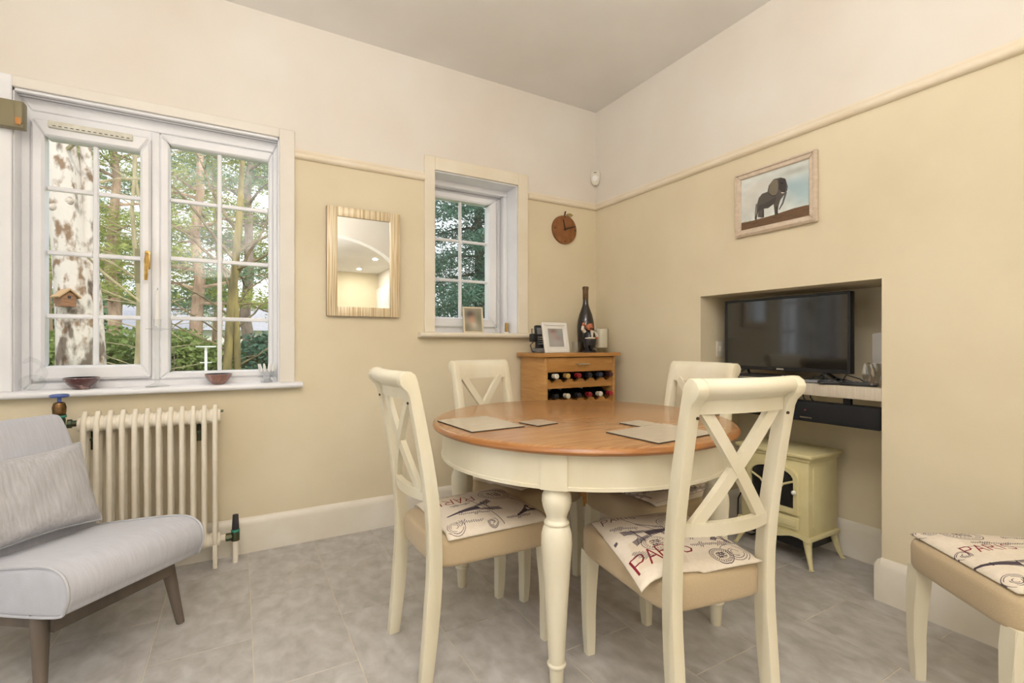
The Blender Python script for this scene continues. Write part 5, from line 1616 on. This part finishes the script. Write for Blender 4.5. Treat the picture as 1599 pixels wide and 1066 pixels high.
# birch close to the wide window
bi = thing('birch_tree', 'thick white-barked birch close outside the wide window', 'tree', (-3.66, 3.0, ZG))
bp = [(.10, 0, 0), (.075, 0, .6), (.055, 0, 1.1), (.045, .0, 1.55), (.02, 0, 1.9), (-.02, 0, 2.3), (-.06, .0, 2.8), (-.10, 0, 3.3), (-.14, 0, 4.4), (-.15, 0, 5.6)]
rr = [.185, .165, .158, .160, .135, .125, .128, .112, .10, .085]
mb = MB(); mb.tube(bp, rr, 22)
for i, v in enumerate(mb.v):      # uneven bark
    p = Vector(v); k = 1 + .06 * math.sin(9 * p.z + 3 * math.atan2(p.y, p.x)) + .05 * math.sin(23 * p.z + 5 * math.atan2(p.y, p.x))
    c0 = np.interp(p.z, [q[2] for q in bp], [q[0] for q in bp])
    mb.v[i] = (c0 + (p.x - c0) * k, p.y * k, p.z)
mb.build('trunk', B_birch, bi)
MB().tube([(.20, .02, 0), (.195, .0, .7), (.185, 0, 1.25), (.165, 0, 1.7), (.12, 0, 2.3), (.09, .05, 3.2), (.10, .1, 4.6)], [.075, .07, .065, .058, .05, .045, .03], 12).build('second_stem', B_birch, bi)
r = random.Random(5); mb = MB()
for s in range(9):
    z = 2.4 + .33 * s
    a = r.uniform(0, 2 * PI)
    mb.tube(wobble((-.05, 0, z), (math.cos(a) * 1.1, math.sin(a) * .6, z + r.uniform(.1, .8)), 4, .06, r), [.022, .017, .012, .008, .004], 5)
mb.tube(wobble((.1, -.05, 2.15), (.85, -.1, 1.35), 5, .03, r), [.014, .012, .010, .008, .006, .004], 5)
mb.build('branches', B_sap, bi)
for (z, dx, s) in ((2.60, .03, .042), (2.53, -.06, .036), (1.62, .06, .045)):
    MB().sphere((dx - .03, -.108, z), s, 14, 10, (1.1, .45, 1.0)).build('burl', mat('birch_burl', (128, 112, 98), .9, (200, 188, 174), nscale=18, bump=.5, bscale=40), bi)
bh = thing('bird_box', 'small brown wooden bird box fixed to the birch trunk', 'bird box', (-3.655, 2.815, 1.455))
M_bh = mat('bird_box_wood', (150, 106, 74), .8, (116, 80, 56), nscale=14, nstretch=(1, 1, 6))
HR = Matrix.Rotation(R(38), 4, 'Z')
MB().prism([(-.052, -.06), (.052, -.06), (.052, .040), (0, .088), (-.052, .040)], -.055, .055, 'y', M=HR).build('box', M_bh, bh, smooth=0)
for s in (-1, 1):
    MB().prism([(0, .098), (0, .084), (s * .078, .014), (s * .082, .024)], -.075, .068, 'y', M=HR).build('roof_board', mat('bird_box_roof', (172, 138, 96), .8), bh, smooth=0)
MB().lathe([(0, 0), (.013, 0), (.013, .003), (0, .003)], seg=14, M=HR @ Matrix.Translation((0, -.0555, .022)) @ RX).build('entrance_hole', M_black, bh, smooth=0)
MB().box(-.03, .03, .045, .13, -.03, .03, M=HR).build('fixing_batten', M_bh, bh, smooth=0)

# twin-stemmed mossy tree in the right light
mt = thing('mossy_tree', 'yellow-green twin-stemmed tree with long thin branches', 'tree', (-2.395, 5.0, ZG))
r = random.Random(21)
mb = MB()
mb.tube([(-.085, 0, 0), (-.070, 0, .9), (-.04, 0, 1.5), (-.01, 0, 1.95), (.03, 0, 2.45), (.08, 0, 3.1), (.14, .05, 4.4)], [.062, .056, .056, .060, .05, .045, .02], 12)
mb.build('trunk', B_olive, mt)
MB().tube([(.075, .02, 0), (.06, .02, .8), (.045, .0, 1.5), (.02, 0, 2.1)], [.052, .046, .045, .045], 12).build('second_stem', B_olive, mt)
mb = MB()
LIMBS = [((.0, 0, 2.2), (.30, .1, 2.75), (.62, .2, 3.6)), ((-.03, 0, 2.1), (-.22, .1, 2.6), (-.26, .2, 3.9)), ((.02, 0, 2.5), (-.55, -.1, 3.25), (-1.1, 0, 3.9)), ((-.03, 0, 2.3), (-.45, -.15, 2.75), (-.95, -.2, 3.05)),
         ((.03, 0, 1.5), (.35, -.1, 1.95), (.75, -.1, 2.05)), ((.0, 0, 1.85), (.30, -.1, 2.2), (.62, -.1, 2.45)), ((-.05, 0, 1.35), (-.45, -.2, 1.75), (-1.05, -.3, 2.15)), ((-.05, 0, 1.2), (-.5, -.1, 1.5), (-1.0, -.2, 1.75)),
         ((.06, 0, 1.0), (.30, -.1, 1.12), (.60, -.1, 1.35)), ((.05, 0, 2.6), (.42, 0, 2.95), (.85, .1, 3.1)), ((-.04, 0, 1.7), (-.5, -.2, 2.1), (-1.2, -.3, 2.35)), ((.0, 0, 2.35), (.4, -.2, 2.5), (.8, -.3, 2.9)), ((.06, 0, 2.9), (-.3, .0, 3.4), (-.5, .0, 4.2))]
for L in LIMBS:
    P = [Vector(p) for p in L]
    path = [tuple((1 - t) ** 2 * P[0] + 2 * t * (1 - t) * P[1] + t * t * P[2] + Vector((r.uniform(-.02, .02), 0, r.uniform(-.02, .02))) * (t > 0)) for t in np.linspace(0, 1, 7)]
    big = .026 if L[0][2] > 2 else .016
    mb.tube(path, [big * (1 - .8 * i / 6) for i in range(7)], 6)
    for k in (3, 4, 5):
        e = Vector(path[k]); d_ = Vector((r.uniform(-.35, .35), r.uniform(-.2, .2), r.uniform(-.1, .4)))
        mb.tube([tuple(e), tuple(e + d_ * .5 + Vector((0, 0, .02))), tuple(e + d_)], [.007, .005, .0025], 5)
mb.build('branches', mat('branch_bark', (140, 124, 92), .85, (100, 88, 66), nscale=12), mt)
# saplings
for i, (x, y, lx, lab) in enumerate([(-3.50, 5.2, -.05, 'thin pale sapling left of the window mullion'), (-3.35, 5.6, -.30, 'leaning pale sapling just right of the birch'), (-3.62, 6.4, .25, 'slim bare sapling behind the birch')]):
    t = thing('sapling', lab, 'tree', (x, y, ZG))
    r = random.Random(60 + i)
    MB().tube(wobble((0, 0, 0), (lx, 0, 5.0), 8, .05, r), [.045 * (1 - .8 * k / 8) for k in range(9)], 8).build('trunk', B_sap, t)
    mb = MB()
    for k in range(12):
        z = .9 + .32 * k; a = r.choice((0, PI)) + r.uniform(-.6, .6)
        mb.tube(wobble((lx * z / 5, 0, z), (lx * z / 5 + math.cos(a) * .8, math.sin(a) * .4, z + r.uniform(.1, .6)), 3, .04, r), [.010, .008, .006, .003], 5)
    mb.build('branches', B_sap, t)

# pines behind
PINES = [
    (-3.10, 10.0, 7.5, .155, B_pine, L_pine, 1, 'pinkish-barked pine left of the mossy tree, before the white house'),
    (-2.12, 10.4, 8.0, .150, B_grey, L_pine2, 2, 'grey-barked pine just right of the mossy tree'),
    (-4.75, 11.0, 8.0, .15, B_pine, L_pine, 3, 'green pine behind the thin pale saplings'),
    (-6.2, 11.5, 8.5, .16, B_pine, L_pine, 4, 'green pine behind the birch at the left edge of the view'),
    (-1.2, 12.5, 8.0, .15, B_grey, L_pine, 5, 'green pine at the right edge of the wide window view'),
    (-4.1, 14.0, 9.5, .16, B_pine, L_pine2, 6, 'bluish pine far behind the window mullion'),
    (-2.9, 15.5, 10, .16, B_pine, L_pine, 8, 'tall green pine far behind the white house corner'),
    (-5.6, 16.0, 10, .17, B_pine, L_light, 9, 'yellowish pine far behind the birch'),
    (-7.4, 17.0, 10, .17, B_pine, L_pine2, 10, 'farthest bluish pine at the left of the garden'),
]
for (x, y, h, r0, bk_, nd, sd, lab) in PINES:
    tree(lab, x, y, h, r0, bk_, nd, sd, crown0=.28 if y < 12 else .22, spread=1.5 + .05 * y, nb=24, leaves=9500, leaf=.050 + .0014 * y, clump=.26 + .012 * y)
# hedge line of separate shrubs
SH = [(-6.4, 9.0, 2.2, 1.4, 1.55, L_light, 'yellow-green shrub at the far left of the hedge line'), (-5.2, 8.6, 2.2, 1.3, 1.60, L_hedge, 'leafy green shrub to the right of the birch foot'), (-4.1, 8.2, 2.0, 1.3, 1.65, L_hedge, 'rounded green shrub below the saplings'),
      (-3.2, 8.0, 1.9, 1.2, 1.30, L_hedge, 'low green shrub below the white house'), (-2.3, 8.3, 1.8, 1.2, 1.15, L_hedge, 'small shrub at the foot of the mossy tree'), (-1.5, 8.0, 1.9, 1.3, 1.75, L_dark, 'dark green shrub at the right edge of the wide window'),
      (-4.9, 6.2, 1.5, .9, .95, L_light, 'pale low bush behind the birch'), (-2.9, 6.0, 1.5, .8, .78, L_light, 'bright low bush before the white post'), (-1.9, 6.2, 1.2, .8, .80, L_hedge, 'low leafy bush right of the mossy tree')]
for i, (x, y, w_, d_, h_, m_, lab) in enumerate(SH):
    shrub(lab, x, y, w_, d_, h_ - ZG * .0, m_, 80 + i, leaves=7000 if y > 7 else 4500, leaf=.05 if y > 7 else .04)
# low leafy trees beyond the white house
for i, (x, lab) in enumerate([(-9.0, 'bushy tree beyond the garden, behind the birch'), (-6.6, 'bushy tree beyond the garden, behind the saplings'), (-4.2, 'bushy tree beyond the white house, behind its left end'), (-1.8, 'bushy tree beyond the white house, behind its right end'), (.4, 'bushy tree beyond the garden at the far right')]):
    shrub(lab, x, 29.0 + .6 * (i % 2), 3.4, 2.4, 4.3 + .5 * (i % 3), L_pine if i % 2 else L_pine2, 200 + i, 5000, .13, 'tree', 'bushy_tree')
# white house beyond
ho = thing('white_house', 'low white house with pale roof beyond the trees', 'house', (-3.2, 22.0, ZG))
M_rend = mat('white_render', (238, 236, 232), .8); M_roofp = mat('pale_roof_tiles', (176, 174, 178), .7, (160, 158, 164), nscale=12)
MB().box(-3.4, 3.6, 0, 5, 0, 1.95).build('wall', M_rend, ho, smooth=0)
MB().prism([(-.35, 1.90), (5.35, 1.90), (2.5, 3.05)], -3.7, 3.9, 'x').build('roof', M_roofp, ho, smooth=0)
for x in (-.55, 1.6):
    wf = MB().box(x - .30, x + .30, -.03, .02, .9, 1.6).build('window', M_white, ho, smooth=0)
    MB().box(x - .25, x - .02, -.05, -.028, .95, 1.55).box(x + .02, x + .25, -.05, -.028, .95, 1.55).build('pane', mat('far_window_glass', (90, 98, 104), .15), wf, smooth=0)
po = thing('bird_table_post', 'white T-shaped bird feeder post among the bushes', 'post', (-2.72, 5.1, ZG))
MB().box(-.016, .016, -.016, .016, 0, 1.27, bev=.003).build('upright', M_white, po)
MB().box(-.12, .12, -.03, .03, 1.265, 1.285, bev=.003).build('cross_arm', M_white, po)
MB().box(-.07, .07, -.012, .012, 1.05, 1.062).build('side_hook', M_white, po, smooth=0)
# conifers outside the narrow window
B_con = mat('conifer_bark', (74, 76, 64), .9, (56, 58, 50), nscale=9)
def conifer(label, x, y, h, rad_, seed, leaves, leaf=.075):
    r = random.Random(seed)
    t = thing('conifer', label, 'tree', (x, y, ZG))
    MB().tube(wobble((0, 0, 0), (0, 0, h), 6, .03, r), [.14 * (1 - .85 * k / 6) for k in range(7)], 8).build('trunk', B_con, t)
    mb = MB(); C = []; RD = []
    n = 64
    for i in range(n):
        s = .03 + .95 * i / n
        a = i * 2.4; L = rad_ * (1 - s) ** .7 * r.uniform(.75, 1.1) + .08
        z = h * s
        tip = (math.cos(a) * L, math.sin(a) * L, z - .25 * L)
        mb.tube([(0, 0, z), (tip[0] * .5, tip[1] * .5, z - .06 * L), tip], [.03, .02, .006], 5)
        for k in (.35, .65, .95):
            C.append((tip[0] * k, tip[1] * k, z - .25 * L * k)); q = .12 + .22 * L
            RD.append((q * 1.2, q * 1.2, q * .6))
    mb.build('branches', B_con, t)
    scatter('foliage', C, RD, leaves * 2, leaf * .62, L_dark, t, .35, 4.5)
conifer('dark green conifer filling the right of the narrow window', 1.75, 5.6, 7.5, 1.65, 3, 26000)
conifer('dark conifer farther off at the left of the narrow window', 1.75, 9.8, 8.5, 1.5, 4, 12000, .09)
conifer('dark conifer beyond at the right of the narrow window', 4.2, 8.2, 9.0, 2.2, 6, 14000, .09)
shrub('dark hedge shrub at the bottom of the narrow window', 1.0, 6.2, 2.6, 1.2, 1.75, L_dark, 140, 7000, .05)
tree('bare-branched tree between the conifers', 2.6, 12.0, 8.5, .12, B_sap, L_dark, 33, .2, 1.9, 28, 3500, .07, name='thin_tree')
